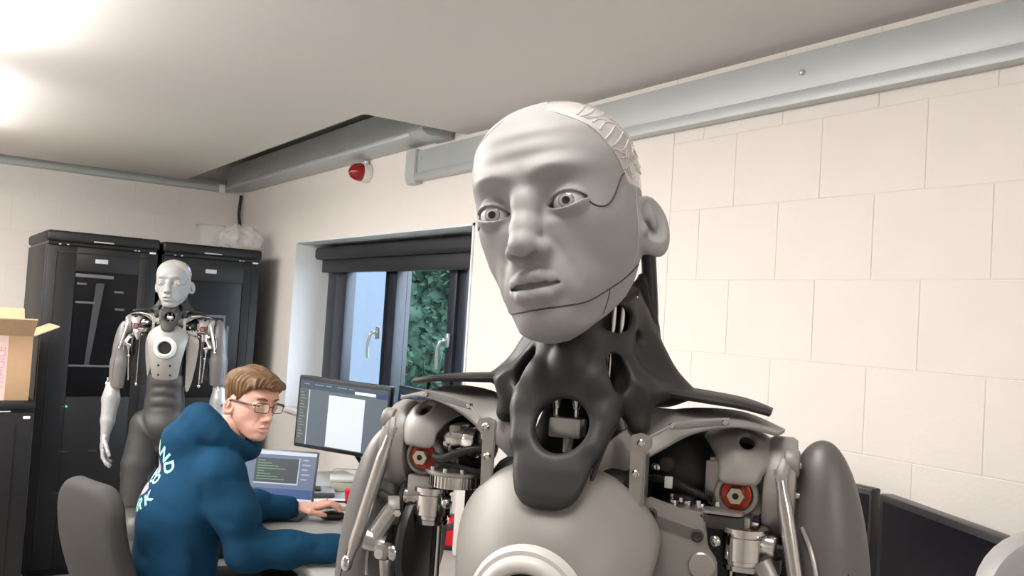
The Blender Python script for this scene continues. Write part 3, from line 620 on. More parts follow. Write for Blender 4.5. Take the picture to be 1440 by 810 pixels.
# machine with clear bag behind the shoulder of the large robot
mc = empty('white_machine', (1.80, 2.62, 0.75), R(-60)); tag(mc, 'white desktop machine on the desk behind the robot shoulder', 'machine')
MB().box((0, 0, 0.22), (0.26, 0.22, 0.44), 0.02, seg=3).build('housing', mat('machine_white', (0.62, 0.59, 0.57), 0.3), mc)
MB().box((0, -0.09, 0.47), (0.16, 0.05, 0.06), 0.015).build('top_hood', MATS['machine_white'], mc)
MB().box((-0.02, -0.112, 0.33), (0.14, 0.006, 0.03), 0.002).build('front_slot', m_badge, mc)
crumple((1.80, 2.66, 1.25), (0.045, 0.04, 0.10), 5, 9, 'clear_bag', 'limp clear plastic bag standing on the white machine', m_film)
# light grey tall chair at the right edge
m_chl = mat('chair_light_grey', (0.25, 0.245, 0.25), 0.5); m_chr = mat('chair_pale_rim', (0.40, 0.385, 0.385), 0.4)
ch = empty('tall_chair', (1.345, 0.45, 0), R(-34.4)); tag(ch, 'light grey rounded chair back with pale rim at the lower right', 'chair')
def rrect(w, h, r, n=8):
    P = []
    for cx, cz, a0 in ((w/2-r, h/2-r, 0), (-w/2+r, h/2-r, 90), (-w/2+r, -h/2+r, 180), (w/2-r, -h/2+r, 270)):
        for i in range(n+1): a = R(a0+90*i/n); P.append((cx+r*math.cos(a), cz+r*math.sin(a)))
    return P
def rslab(w_, h_, r_, d0, d1, bev, ax, c=0.0):
    out = []
    for e, d in ((bev, d0), (bev*0.3, d0+bev*0.3), (0, d0+bev), (0, d1-bev), (bev*0.3, d1-bev*0.3), (bev, d1)):
        out.append([(a, d, b+c) if ax == 'y' else (a, b+c, d) for a, b in rrect(w_-2*e, h_-2*e, r_-e)])
    return MB().rings(out)
rslab(0.46, 0.70, 0.09, 0, 0.045, 0.014, 'y', 1.02).build('back_rim', m_chr, ch)
rslab(0.40, 0.64, 0.075, -0.012, 0.05, 0.010, 'y', 1.02).build('back_pad', m_chl, ch)
rslab(0.48, 0.46, 0.10, 0.45, 0.52, 0.02, 'z', -0.22).build('seat', m_chl, ch)
MB().tube([(0, 0.02, 0.75), (0, 0.08, 0.52), (0, -0.05, 0.42), (0, -0.22, 0.42)], 0.025, 12).build('back_post', m_bez, ch)
MB().cyl((0, -0.22, 0.10), (0, -0.22, 0.45), 0.028).build('column', m_chrome, ch)
for i in range(5):
    a = 2*math.pi*i/5; MB().tube([(0, -0.22, 0.11), (0.15*math.cos(a), -0.22+0.15*math.sin(a), 0.09), (0.29*math.cos(a), -0.22+0.29*math.sin(a), 0.065)], 0.018, 8).build('foot', m_bez, ch)
    MB().cyl((0.29*math.cos(a)-0.02, -0.22+0.29*math.sin(a), 0.028), (0.29*math.cos(a)+0.02, -0.22+0.29*math.sin(a), 0.028), 0.028).build('castor', m_bez, ch)
# the seated person's office chair
m_chd = mat('chair_charcoal', (0.038, 0.036, 0.035), 0.85, noise=0.1, nscale=120, bump=0.1, bscale=400)
oc = empty('office_chair', (0.865, 3.14, 0), R(106)); tag(oc, 'charcoal upholstered office chair behind the seated person', 'chair')   # local -Y faces +X (desk)
bv = Vol((-0.26, -0.06, -0.40), (0.26, 0.16, 0.33), 0.008)
bv.op(lambda x, y, z: np.sqrt(np.maximum(np.abs(x)-0.115-0.03*np.clip(-z/0.3, -1, 0.6), 0)**2+np.maximum(np.abs(z)-0.21, 0)**2)-0.09, (-9, -9, -9), (9, 9, 9))
bv.full(lambda x, y, z: np.abs(y-0.05-0.35*x**2*(-1)+0.10*(z-0.05)**2*4-0.03*np.sin(z*6))-0.032, k=0.03)
me = bv.mesh('backrest', m_chd); bk = link('backrest', me, oc, (0, 0.265, 0.72), (R(-8), 0, 0))
bk.data.materials[0] = m_chd
rslab(0.48, 0.46, 0.10, 0.42, 0.49, 0.022, 'z').build('seat', m_chd, oc)
MB().tube([(0, 0.34, 0.60), (0, 0.33, 0.45), (0, 0.22, 0.39), (0, 0.0, 0.39)], 0.022, 10).build('back_post', m_bez, oc)
MB().cyl((0, 0, 0.10), (0, 0, 0.42), 0.028).build('column', m_chrome, oc)
for i in range(5):
    a = 2*math.pi*i/5+0.3; MB().tube([(0, 0, 0.11), (0.15*math.cos(a), 0.15*math.sin(a), 0.09), (0.29*math.cos(a), 0.29*math.sin(a), 0.065)], 0.018, 8).build('foot', m_bez, oc)
    MB().cyl((0.29*math.cos(a)-0.02, 0.29*math.sin(a), 0.028), (0.29*math.cos(a)+0.02, 0.29*math.sin(a), 0.028), 0.028).build('castor', m_bez, oc)
# ------------------------------------------------------------------ heads (face -Y, z up, origin at the middle of the head)
def rotm(rx=0, ry=0, rz=0): return Euler((R(rx), R(ry), R(rz))).to_matrix().to_4x4()
HEAD_Z = [-.119, -.112, -.100, -.085, -.065, -.040, -.010, .020, .050, .075, .095, .108, .117, .1205]
HEAD_W = [.010, .027, .0395, .0500, .0600, .0680, .0710, .0710, .0725, .0680, .0560, .0410, .0210, .003]
HEAD_F = [-.060, -.076, -.0835, -.0850, -.0865, -.0880, -.0885, -.0900, -.0890, -.0800, -.0630, -.0440, -.0205, -.002]
HEAD_B = [-.046, -.034, -.008, .016, .038, .066, .085, .097, .101, .094, .077, .056, .028, .004]
def head_volume(h=0.0014, eye_x=0.0335, eye_z=0.004, mw=0.80, open_up=0.0086, open_lo=0.0056, nose_len=1.0, mouth_open=1.0, wide=1.0, brow_raise=0.0, lip=1.0):
    v = Vol((-.106, -.132, -.126), (.106, .112, .128), h)
    zz = v.ax[2]
    def smooth_interp(A):
        f = np.linspace(-.119, .1205, 400); a = np.interp(f, HEAD_Z, A); ker = np.hanning(27); ker /= ker.sum()
        ap = np.pad(a, 13, mode='reflect', reflect_type='odd'); a = np.convolve(ap, ker, 'valid'); return np.interp(zz, f, a)
    w = np.maximum(smooth_interp(HEAD_W), .003)*wide; fr = smooth_interp(HEAD_F); bk = smooth_interp(HEAD_B)
    yc = np.where(bk > 0.03, 0.0, (fr+bk)/2*np.clip((0.03-bk)/0.05, 0, 1)); n = np.interp(zz, [-.11, -.04, .03], [1.85, 2.1, 2.25]).astype(np.float32)[None, None, :]
    w, fr, bk, yc = [a.astype(np.float32)[None, None, :] for a in (w, fr, bk, yc)]
    def base(x, y, z):
        dy = np.where(y < yc, (yc-y)/np.maximum(yc-fr, .004), (y-yc)/np.maximum(bk-yc, .004))
        q = (np.abs(x/w)**n+dy**n)**(1/n); d = (q-1)*np.minimum(w, 0.075)
        return np.maximum(d, np.abs(z-0.0008)-.1197)
    v.D = base(v.ax[0][:, None, None], v.ax[1][None, :, None], zz[None, None, :]).astype(np.float32)
    ex, ez = eye_x, eye_z
    br = brow_raise
    # brow ridge, forehead furrows, cheeks
    v.bump((.030, -.085, ez+.0315+br), (.016, .03, .0065), .0066, mx=True)
    v.bump((.010, -.090, ez+.0255+br), (.007, .03, .0060), .0020, mx=True)
    v.bump((0, -.090, ez+.054), (.030, .03, .0050), .0012); v.bump((0, -.090, ez+.045), (.032, .03, .0035), -.0009)
    v.bump((.004, -.088, ez+.070), (.024, .03, .0045), .0012)
    v.bump((.046, -.060, -.010), (.014, .022, .013), .0030, mx=True)
    v.bump((.048, -.062, -.052), (.012, .024, .016), -.0025, mx=True)
    # eye sockets
    v.ell((ex+.001, -.0965, ez+.0065), (.0205, .017, .0165), k=.014, mode='s', mx=True)
    v.ell((.0185, -.0930, ez-.002), (.007, .010, .010), k=.010, mode='s', mx=True)
    # nose
    L = nose_len; nz = -.0320
    v.chain([(0, -.0800, ez+.022), (0, -.0880, ez+.004), (0, -.0960, ez-.020), (0, -.1020*L, nz+.004)], [.0082, .0088, .0103, .0106], k=.009)
    v.ell((0, -.1045*L, nz), (.0108, .0110, .0095), k=.007)
    v.ell((.0130, -.0930, nz-.0035), (.0076, .0115, .0076), k=.006, mx=True)
    v.ell((.0072, -.0990, nz-.0108), (.0050, .0085, .0060), k=.002, mode='s', mx=True, M=rotm(0, 0, 25))
    # mouth
    mz = -.0672
    v.ell((0, -.0600, mz+.002), (.036, .0300, .028), k=.018)
    v.bump((0, -.097, -.0470), (.0026, .012, .006), -.0012)
    v.chain([(0, -.0950, mz+.0058), (.0085*mw, -.0955, mz+.0070), (.018*mw, -.0905, mz+.0045), (.0295*mw, -.0800, mz-.0005)], [.0048*lip, .0054*lip, .0046*lip, .0016], k=.0040, mx=True)
    v.chain([(0, -.0940, mz-.0092), (.011*mw, -.0925, mz-.0088), (.021*mw, -.0865, mz-.0050), (.0290*mw, -.0800, mz-.0015)], [.0070*lip, .0066*lip, .0048*lip, .0016], k=.0040, mx=True)
    v.chain([(0, -.0960, mz-.0002), (.012*mw, -.0945, mz+.0001), (.0225*mw, -.0890, mz-.0002), (.0305*mw, -.0820, mz-.0010)], [.0026*mouth_open, .0022*mouth_open, .0015*mouth_open, .0007], k=.0016, mode='s', mx=True)
    v.ell((0, -.0990, mz-.0215), (.018, .009, .0045), k=.010, mode='s')
    v.ell((0, -.0740, -.0985), (.019, .0165, .0160), k=.016)
    # nasolabial folds
    for q, am in (((.0200, -.095, -.0330), -.0016), ((.0250, -.091, -.0420), -.0018), ((.0300, -.085, -.0540), -.0018), ((.0330, -.080, -.0650), -.0014)): v.bump(q, (.0030, .012, .0055), am, mx=True)
    # eyelids over the eyeballs
    ey, er = -.0725, .0137
    for sg in (1, -1):
        up = open_up; lo = open_lo
        def almond(x, z):
            u = (x-ex*sg)*sg/.0172; s_ = np.clip(1-u*u, -1.5, 1); t = z-ez-0.0018*u
            return np.maximum(t-up*s_, -lo*s_-t)
        def lids(x, y, z):
            d = np.sqrt((x-ex*sg)**2+(y-ey)**2+(z-ez)**2)-er-.0032
            return smax(d, -(almond(x, z)+0*y), .0012)
        v.op(lids, (ex*sg-.024, ey-.024, ez-.024), (ex*sg+.024, ey+.010, ez+.024), k=.0030)
        v.op(lambda x, y, z: np.maximum(almond(x, z)+0.0004+0*y, y-ey-.002), (ex*sg-.019, -.12, ez-.014), (ex*sg+.019, ey+.004, ez+.014), k=.0008, mode='s')
    # ears
    M = rotm(8, 0, -36)
    v.ell((.0770, .0170, -.018), (.0062, .0190, .0310), k=.004, M=M, mx=True)
    v.ell((.0690, .0110, -.022), (.008, .012, .022), k=.006, mx=True)
    v.ell((.0815, .0150, -.011), (.0058, .0132, .0228), k=.003, mode='s', M=M, mx=True)
    v.ell((.0770, .0120, -.021), (.0095, .0085, .0115), k=.003, mode='s', M=M, mx=True)
    v.ell((.0775, .0190, -.009), (.0034, .0042, .0140), k=.003, M=M, mx=True)
    v.ell((.0735, .0020, -.022), (.0035, .0030, .006), k=.003, mx=True)
    return v, (ex, ey, ez, er)
m_face = mat('grey_silicone', (0.345, 0.341, 0.337), 0.52, noise=0.03, nscale=40, spec=0.4)
m_iris = None
def eye_material():
    m = bpy.data.materials.new('eye'); m.use_nodes = True; nt = m.node_tree; b = nt.nodes['Principled BSDF']; b.inputs['Roughness'].default_value = 0.08; b.inputs['Coat Weight'].default_value = 1.0
    tc = nt.nodes.new('ShaderNodeTexCoord'); vm = nt.nodes.new('ShaderNodeVectorMath'); vm.operation = 'NORMALIZE'; nt.links.new(tc.outputs['Object'], vm.inputs[0])
    sp = nt.nodes.new('ShaderNodeSeparateXYZ'); nt.links.new(vm.outputs[0], sp.inputs[0])
    ac = nt.nodes.new('ShaderNodeMath'); ac.operation = 'MULTIPLY'; ac.inputs[1].default_value = -1; nt.links.new(sp.outputs['Y'], ac.inputs[0])
    ra = nt.nodes.new('ShaderNodeValToRGB'); nt.links.new(ac.outputs[0], ra.inputs[0])
    cr = ra.color_ramp; st = [(0.0, (.62, .61, .60)), (0.858, (.62, .61, .60)), (0.868, (.10, .10, .105)), (0.885, (.25, .25, .26)), (0.955, (.42, .42, .43)), (0.966, (.20, .20, .21)), (0.974, (.008, .008, .009)), (1.0, (.004, .004, .005))]
    while len(cr.elements) < len(st): cr.elements.new(0.5)
    for e, (p, c) in zip(cr.elements, st): e.position = p; e.color = (*c, 1)
    nt.links.new(ra.outputs[0], b.inputs['Base Color']); return m
m_eye = eye_material()
# ------------------------------------------------------------------ the humanoid robots (local: facing -Y, x = the robot's left, floor at 0)
m_neck = mat('neck_rubber', (0.030, 0.0285, 0.0285), 0.50, noise=0.06, nscale=60, bump=0.03, bscale=900)
m_champ = mat('champagne_shell', (0.31, 0.293, 0.276), 0.46, 0.2, noise=0.03, nscale=50)
m_alu = mat('machined_aluminium', (0.42, 0.41, 0.40), 0.32, 0.75, noise=0.05, nscale=70)
m_arm = mat('arm_shell_grey', (0.16, 0.153, 0.15), 0.42, 0.25, noise=0.03, nscale=40)
m_dk = mat('graphite', (0.045, 0.043, 0.042), 0.5)
m_blk = mat('robot_black', (0.008, 0.008, 0.009), 0.45)
m_blks = mat('robot_black_satin', (0.026, 0.026, 0.028), 0.38)
m_redw = mat('red_anodised', (0.42, 0.045, 0.025), 0.35, 0.5)
m_nut = mat('gold_steel', (0.62, 0.56, 0.47), 0.25, 1.0)
m_ringw = mat('white_ring', (0.66, 0.64, 0.62), 0.35)
m_cap = mat('clear_skull', (0.58, 0.55, 0.54), 0.14, coat=0.7, alpha=0.93, noise=0.05, nscale=30)
m_seam = mat('seam_dark', (0.05, 0.05, 0.05), 0.6)
m_thigh = mat('thigh_shell', (0.13, 0.125, 0.12), 0.4, 0.2)
m_pale = mat('pale_forearm', (0.42, 0.42, 0.43), 0.35, 0.3)
m_violet = mat('violet_glow', (0.4, 0.3, 0.7), 0.4, emit=(0.42, 0.30, 1.0), estr=1.1)

RM = {}     # shared meshes, built once
def build_robot_meshes():
    # ---- head split into mask, skull cap, jaw
    v, E_ = head_volume(0.0013, mouth_open=1.7, brow_raise=0.001, lip=1.14); V, Q = v.surf(); V = relax_mesh(V, Q); RM['eye'] = E_
    c = V[Q].mean(1); ax = np.abs(c[:, 0])
    # skull cap: rear upper shell behind a curved hairline
    HZ, HY = [.022, .030, .040, .055, .068, .078, .096, .12], [-.015, -.023, -.031, -.0425, -.050, -.0565, -.0605, -.0605]
    capf = (c[:, 1] > np.interp(c[:, 2], HZ, HY)+.075*np.clip((.020-c[:, 0])/.022, 0, 1)) & (c[:, 2] > .022) & (ax < .2)
    jawz = -.0885+.030*np.clip((c[:, 1]+.075)/.07, 0, 1.2)**1.3
    jaw = (c[:, 2] < jawz) & (c[:, 1] < 0.02) & ~capf
    RM['mask'] = sub_mesh('face_mask', V, Q, ~capf & ~jaw, m_face); RM['cap'] = sub_mesh('skull_cap', V, Q, capf, m_cap); RM['jaw'] = sub_mesh('jaw_shell', V, Q, jaw, m_face)
    full = np_mesh('tmp_head', V, Q, None); bvh = BVHTree.FromPolygons([tuple(p) for p in V.tolist()], Q.tolist()); bpy.data.meshes.remove(full)
    def on(p, off=0.0):
        co, no, _, _ = bvh.find_nearest(Vector(p)); return co+no*off
    def surf_tube(pts, r, mname, m, n=40, sm=6):
        P = [Vector(p) for p in pts]; out = []
        for i in range(len(P)-1):
            a, b, c_, d = P[max(i-1, 0)], P[i], P[i+1], P[min(i+2, len(P)-1)]
            for k in range(sm): t = k/sm; out.append(on(0.5*((2*b)+(c_-a)*t+(2*a-5*b+4*c_-d)*t*t+(3*b-a-3*c_+d)*t**3), r*0.1))
        out.append(on(P[-1], r*0.1)); return MB().tube(out, r, 6, sm=1).mesh(mname, m)
    RM['seams'] = []
    def jz(y): return -.0885+.030*max(0, min(1.2, (y+.075)/.07))**1.3
    for sg in (1, -1):
        RM['seams'].append(surf_tube([(.0500*sg, -.0715, .0015), (.0545*sg, -.063, -.0030), (.060*sg, -.054, -.0015), (.0645*sg, -.044, .0075), (.069*sg, -.031, .0250), (.070*sg, -.024, .0300)], .0008, 'temple_seam', m_seam))
        RM['seams'].append(surf_tube([(.070*sg, -.023, .0295), (.069*sg, -.031, .040), (.065*sg, -.0425, .055), (.0582*sg, -.050, .068), (.048*sg, -.057, .078), (.030*sg, -.060, .090), (.022*sg, -.058, .0945)], .0006, 'hairline_seam', mat('seam_light', (0.50, 0.49, 0.48), 0.4)))
        RM['seams'].append(surf_tube([(.071*sg, .006, .0215), (.071*sg, .000, .010), (.070*sg, -.003, -.010), (.067*sg, -.004, -.035), (.061*sg, -.010, -.054)], .0006, 'side_seam', MATS['seam_light']))
        RM['seams'].append(surf_tube([(0.0*sg, -.095, jz(-.09)), (.020*sg, -.085, jz(-.085)), (.035*sg, -.065, jz(-.065)), (.050*sg, -.035, jz(-.035)), (.060*sg, -.012, jz(-.012)), (.062*sg, .004, jz(.004))], .0008, 'jaw_seam', m_seam))
    RM['seams'].append(surf_tube([(.049, -.04, jz(-.04)), (.047, -.040, -.085), (.042, -.042, -.10)], .0006, 'chin_seam', m_seam))
    # raised swirling ridges inside the clear skull cap
    RM['ridges'] = []; rg = np.random.default_rng(4)
    for sg in (1, -1):
        for i in range(13):
            if sg < 0: continue
            zb = .034+.0052*i; yb = float(np.interp(zb, HZ, HY)); pts = []
            for j in range(8):
                t = j/7; pts.append((.075*math.sqrt(max(0.0, 1-(zb/.125)**2))*sg*(1-0.1*t), yb+.004+.075*t, zb+.006*math.sin(5.5*t+i*0.9)+.014*t))
            RM['ridges'].append(surf_tube(pts, .0009, 'skull_ridge', m_ridge))
        for (yy, zz, rr) in ((-.004, .042, .010), (-.004, .042, .0145), (.020, .050, .012)):
            RM['ridges'].append(surf_tube([(.075*sg, yy+rr*math.cos(a), zz+rr*math.sin(a)) for a in np.linspace(0.5, 5.2, 9)], .0009, 'skull_ridge', m_ridge))
    # ---- neck (continuous organic casting with openings)
    n = Vol((-.215, -.150, 1.425), (.215, .085, 1.655), 0.0021)
    zz = n.ax[2]; ip = lambda zs, vs_: np.interp(zz, zs, vs_).astype(np.float32)[None, None, :]
    zs = [1.505, 1.520, 1.540, 1.560, 1.600, 1.645, 1.66]
    rx, yf, yb = ip(zs, [.046, .051, .0525, .0515, .0500, .0480, .047]), ip(zs, [-.098, -.091, -.084, -.0795, -.0720, -.0600, -.056]), ip(zs, [.028, .034, .037, .036, .035, .040, .042])
    def col(x, y, z):
        yc = (yf+yb)/2; return (np.sqrt((x/rx)**2+((y-yc)/((yb-yf)/2))**2)-1)*np.minimum(rx, (yb-yf)/2)
    n.full(col, mode='u'); n.full(lambda x, y, z: z-(1.622+(y+.06)*.25)+0*x, k=.006); n.full(lambda x, y, z: 1.522-z+0*x+0*y, k=.010)
    n.full(lambda x, y, z: col(x, y, z)+.0075+0*z, mode='s', k=.003)
    # bib: curved plate carrying the front of the neck down over the chest
    zb = [1.438, 1.443, 1.452, 1.465, 1.490, 1.512, 1.535, 1.56]
    bw, by = ip(zb, [.006, .020, .0285, .0335, .0385, .0420, .0440, .040]), ip([1.438, 1.455, 1.475, 1.495, 1.515, 1.535, 1.56], [-.1330, -.1300, -.1220, -.1110, -.0990, -.0880, -.0790])
    def bib(x, y, z):
        d = smax(np.abs(x)-bw+0*y, np.abs(y-(by+5.5*x*x+.007))-.0062, .008); return smax(d, np.maximum(1.440-z, z-1.556)+0*x+0*y, .008)
    n.full(bib, mode='u', k=.010)
    n.cap((.030, -.098, 1.452), (.041, -.076, 1.505), .003, k=.010, mx=True)
    # flare to the shoulders
    n.chain([(.030, .010, 1.552), (.068, .008, 1.542), (.100, .004, 1.540)], [.013, .0060, .0040], k=.030, sc=(1, 5, 1), mx=True)
    n.chain([(.044, .010, 1.610), (.054, .010, 1.575), (.078, .010, 1.546)], [.008, .011, .009], k=.030, mx=True)
    n.chain([(.046, .030, 1.655), (.050, .028, 1.600), (.048, .018, 1.55)], [.006, .008, .012], k=.018, mx=True)
    n.chain([(.044, -.040, 1.562), (.056, -.044, 1.540), (.064, -.052, 1.512)], [.009, .0105, .0100], k=.016, mx=True)
    n.chain([(.046, -.046, 1.552), (.040, -.078, 1.520), (.036, -.098, 1.494)], [.008, .0075, .006], k=.012, mx=True)
    n.ell((.002, -.0760, 1.5610), (.0185, .0135, .0265), k=.0045)
    # openings
    n.ell((.003, -.108, 1.511), (.0250, .060, .0240), k=.005, mode='s')
    n.ell((.0385, -.058, 1.556), (.0115, .030, .0195), k=.004, mode='s', mx=True, M=rotm(0, 0, 38))
    n.ell((.040, -.050, 1.607), (.020, .026, .0125), k=.004, mode='s', mx=True)
    n.ell((.052, -.016, 1.590), (.022, .0050, .0065), k=.003, mode='s', mx=True)
    n.ell((.047, .020, 1.622), (.020, .0038, .022), k=.004, mode='s', mx=True)
    RM['neck'] = n.mesh('neck', m_neck, relax=3)
    # ---- chest shell
    P = [(0, 1.474), (.030, 1.473), (.052, 1.465), (.073, 1.449), (.089, 1.428), (.092, 1.408), (.086, 1.375), (.078, 1.335), (.068, 1.285), (.060, 1.235), (.050, 1.215), (.025, 1.208), (0, 1.207)]
    P = P+[(-x, z) for x, z in P[-2:0:-1]]; cz = 1.365; A = np.array(P); seg = []
    for i in range(len(A)):
        a, b, c_, d = A[i-1], A[i], A[(i+1) % len(A)], A[(i+2) % len(A)]
        for k in range(5): t = k/5; seg.append(0.5*((2*b)+(c_-a)*t+(2*a-5*b+4*c_-d)*t*t+(3*b-a-3*c_+d)*t**3))
    seg = np.array(seg); cm = MB(); rings = []
    for t in (0.02, .15, .3, .45, .6, .72, .82, .9, .95, .98, 1.0, 1.0, 0.97):
        rr = []
        for i, (x, z) in enumerate(seg):
            X, Z = x*t, cz+(z-cz)*t
            y = -.156+0.058*(X/.092)**2+(0.086*abs((Z-cz)/.13)**1.8 if Z > cz else 0.033*abs((Z-cz)/.13)**2.2)
            if t >= .98 and len(rings) >= 10: y += 0.004 if len(rings) == 10 else (0.010 if len(rings) == 11 else 0.012)
            rr.append((X, y, Z))
        rings.append(rr)
    cm.rings(rings); RM['chest'] = cm.mesh('chest_shell', m_champ, ang=60)
    # ---- abdomen, pelvis, thighs (dark casting)
    b = Vol((-.24, -.17, .60), (.24, .15, 1.30), 0.006)
    b.chain([(0, -.02, 1.28), (0, -.035, 1.20), (0, -.03, 1.10), (0, -.02, 1.02)], [.075, .078, .082, .10], k=.03, sc=(1, .85, 1))
    b.ell((0, -.04, .985), (.105, .085, .075), k=.03)
    b.ell((.10, .0, .98), (.055, .07, .07), k=.03, mx=True)
    b.cap((0, -.04, .97), (0, -.03, .88), .045, .03, k=.03)
    b.chain([(.085, -.01, .94), (.10, -.02, .80), (.105, -.02, .62)], [.07, .075, .065], k=.012, mx=True)
    for z in (1.175, 1.13, 1.08): b.fold((-.06, -.097, z-.004), (0, -.104, z+.004), .010, .010); b.fold((0, -.104, z+.004), (.06, -.097, z-.004), .010, .010)
    for sg in (1, -1): b.fold((.105*sg, -.07, 1.04), (.05*sg, -.115, .955), .011, .010); b.fold((.06*sg, -.11, .96), (0, -.115, .915), .011, .010)
    RM['pelvis'] = b.mesh('pelvis', m_dk)
    l = Vol((-.10, -.16, 0.0), (.10, .14, .95), 0.007)
    l.chain([(0, 0, .89), (0, -.005, .75), (0, .0, .55)], [.066, .076, .058], k=.02); l.ell((0, -.02, .50), (.055, .06, .06), k=.02)
    l.chain([(0, .0, .46), (0, .02, .33), (0, .01, .12)], [.052, .056, .035], k=.02); l.cap((0, .02, .05), (0, -.10, .035), .04, .03, k=.02); l.full(lambda x, y, z: 0.006-z+0*x+0*y)
    RM['leg'] = l.mesh('leg', m_thigh)
    # ---- upper arm shell (hollow, open on the inner side)
    a = Vol((.175, -.075, 1.16), (.305, .075, 1.53), 0.0028)
    a.ell((.234, -.002, 1.325), (.048, .050, .185)); a.cap((.240, -.004, 1.30), (.244, -.004, 1.20), .044, .040, k=.02)
    a.ell((.222, .003, 1.305), (.046, .046, .185), mode='s', k=.003); a.cap((.226, .002, 1.32), (.228, .002, 1.15), .040, .035, mode='s', k=.003)
    a.full(lambda x, y, z: (0.202-0.010*np.clip(-y/.05, -0.3, 1))-x+0*z, k=.004)
    a.full(lambda x, y, z: 1.185-z+0*x+0*y, k=.003)
    RM['armshell'] = a.mesh('upper_arm_shell', m_arm, relax=2)
    # ---- shoulder hood
    s = Vol((.085, -.068, 1.430), (.21, .07, 1.53), 0.0019)
    s.ell((.148, -.004, 1.464), (.050, .054, .052)); s.ell((.148, -.004, 1.464), (.0440, .048, .046), mode='s', k=.003)
    s.full(lambda x, y, z: (1.469-0.012*np.clip((.165-x)/.02, 0, 1)*np.clip((x-.13)/.02, 0, 1)*np.clip((y+.03)/.02, 0, 1))-z+0*y, k=.004)
    s.ell((.098, -.022, 1.474), (.040, .070, .030), mode='s', k=.008)
    s.ell((.184, -.050, 1.462), (.013, .026, .024), mode='s', k=.006)
    s.ell((.158, -.034, 1.508), (.0075, .012, .010), mode='s', k=.003)
    RM['hood'] = s.mesh('shoulder_hood', m_champ, relax=2)
    # ---- forearm and hand
    f = Vol((.17, -.12, .76), (.32, .08, 1.20), 0.0034)
    f.chain([(.244, -.004, 1.165), (.246, -.008, 1.10), (.250, -.018, 1.00), (.254, -.024, .945)], [.030, .040, .032, .023], k=.01)
    f.ell((.244, -.010, 1.12), (.034, .042, .045), k=.01)
    RM['forearm'] = f.mesh('forearm', m_pale)
    hnd = Vol((.17, -.13, .74), (.32, .07, .98), 0.0024)
    hnd.chain([(.254, -.024, .955), (.255, -.027, .92)], [.021, .020], k=.01); hnd.ell((.254, -.036, .885), (.018, .034, .045), k=.012)
    for i, (yy, L_) in enumerate(((-.062, .062), (-.046, .074), (-.029, .070), (-.013, .055))):
        x0 = .254; hnd.chain([(x0, yy, .865), (x0-.004, yy-.006, .865-L_*.5), (x0-.018, yy-.012, .865-L_*.85), (x0-.034, yy-.014, .865-L_*1.02)], [.0095, .0088, .0080, .0070], k=.003)
    hnd.chain([(.248, -.058, .905), (.236, -.078, .885), (.226, -.086, .862), (.218, -.088, .846)], [.011, .0095, .0085, .0075], k=.004)
    RM['hand'] = hnd.mesh('hand', m_pale)
m_ridge = mat('skull_ridge', (0.66, 0.62, 0.61), 0.12, coat=0.8)
build_robot_meshes()

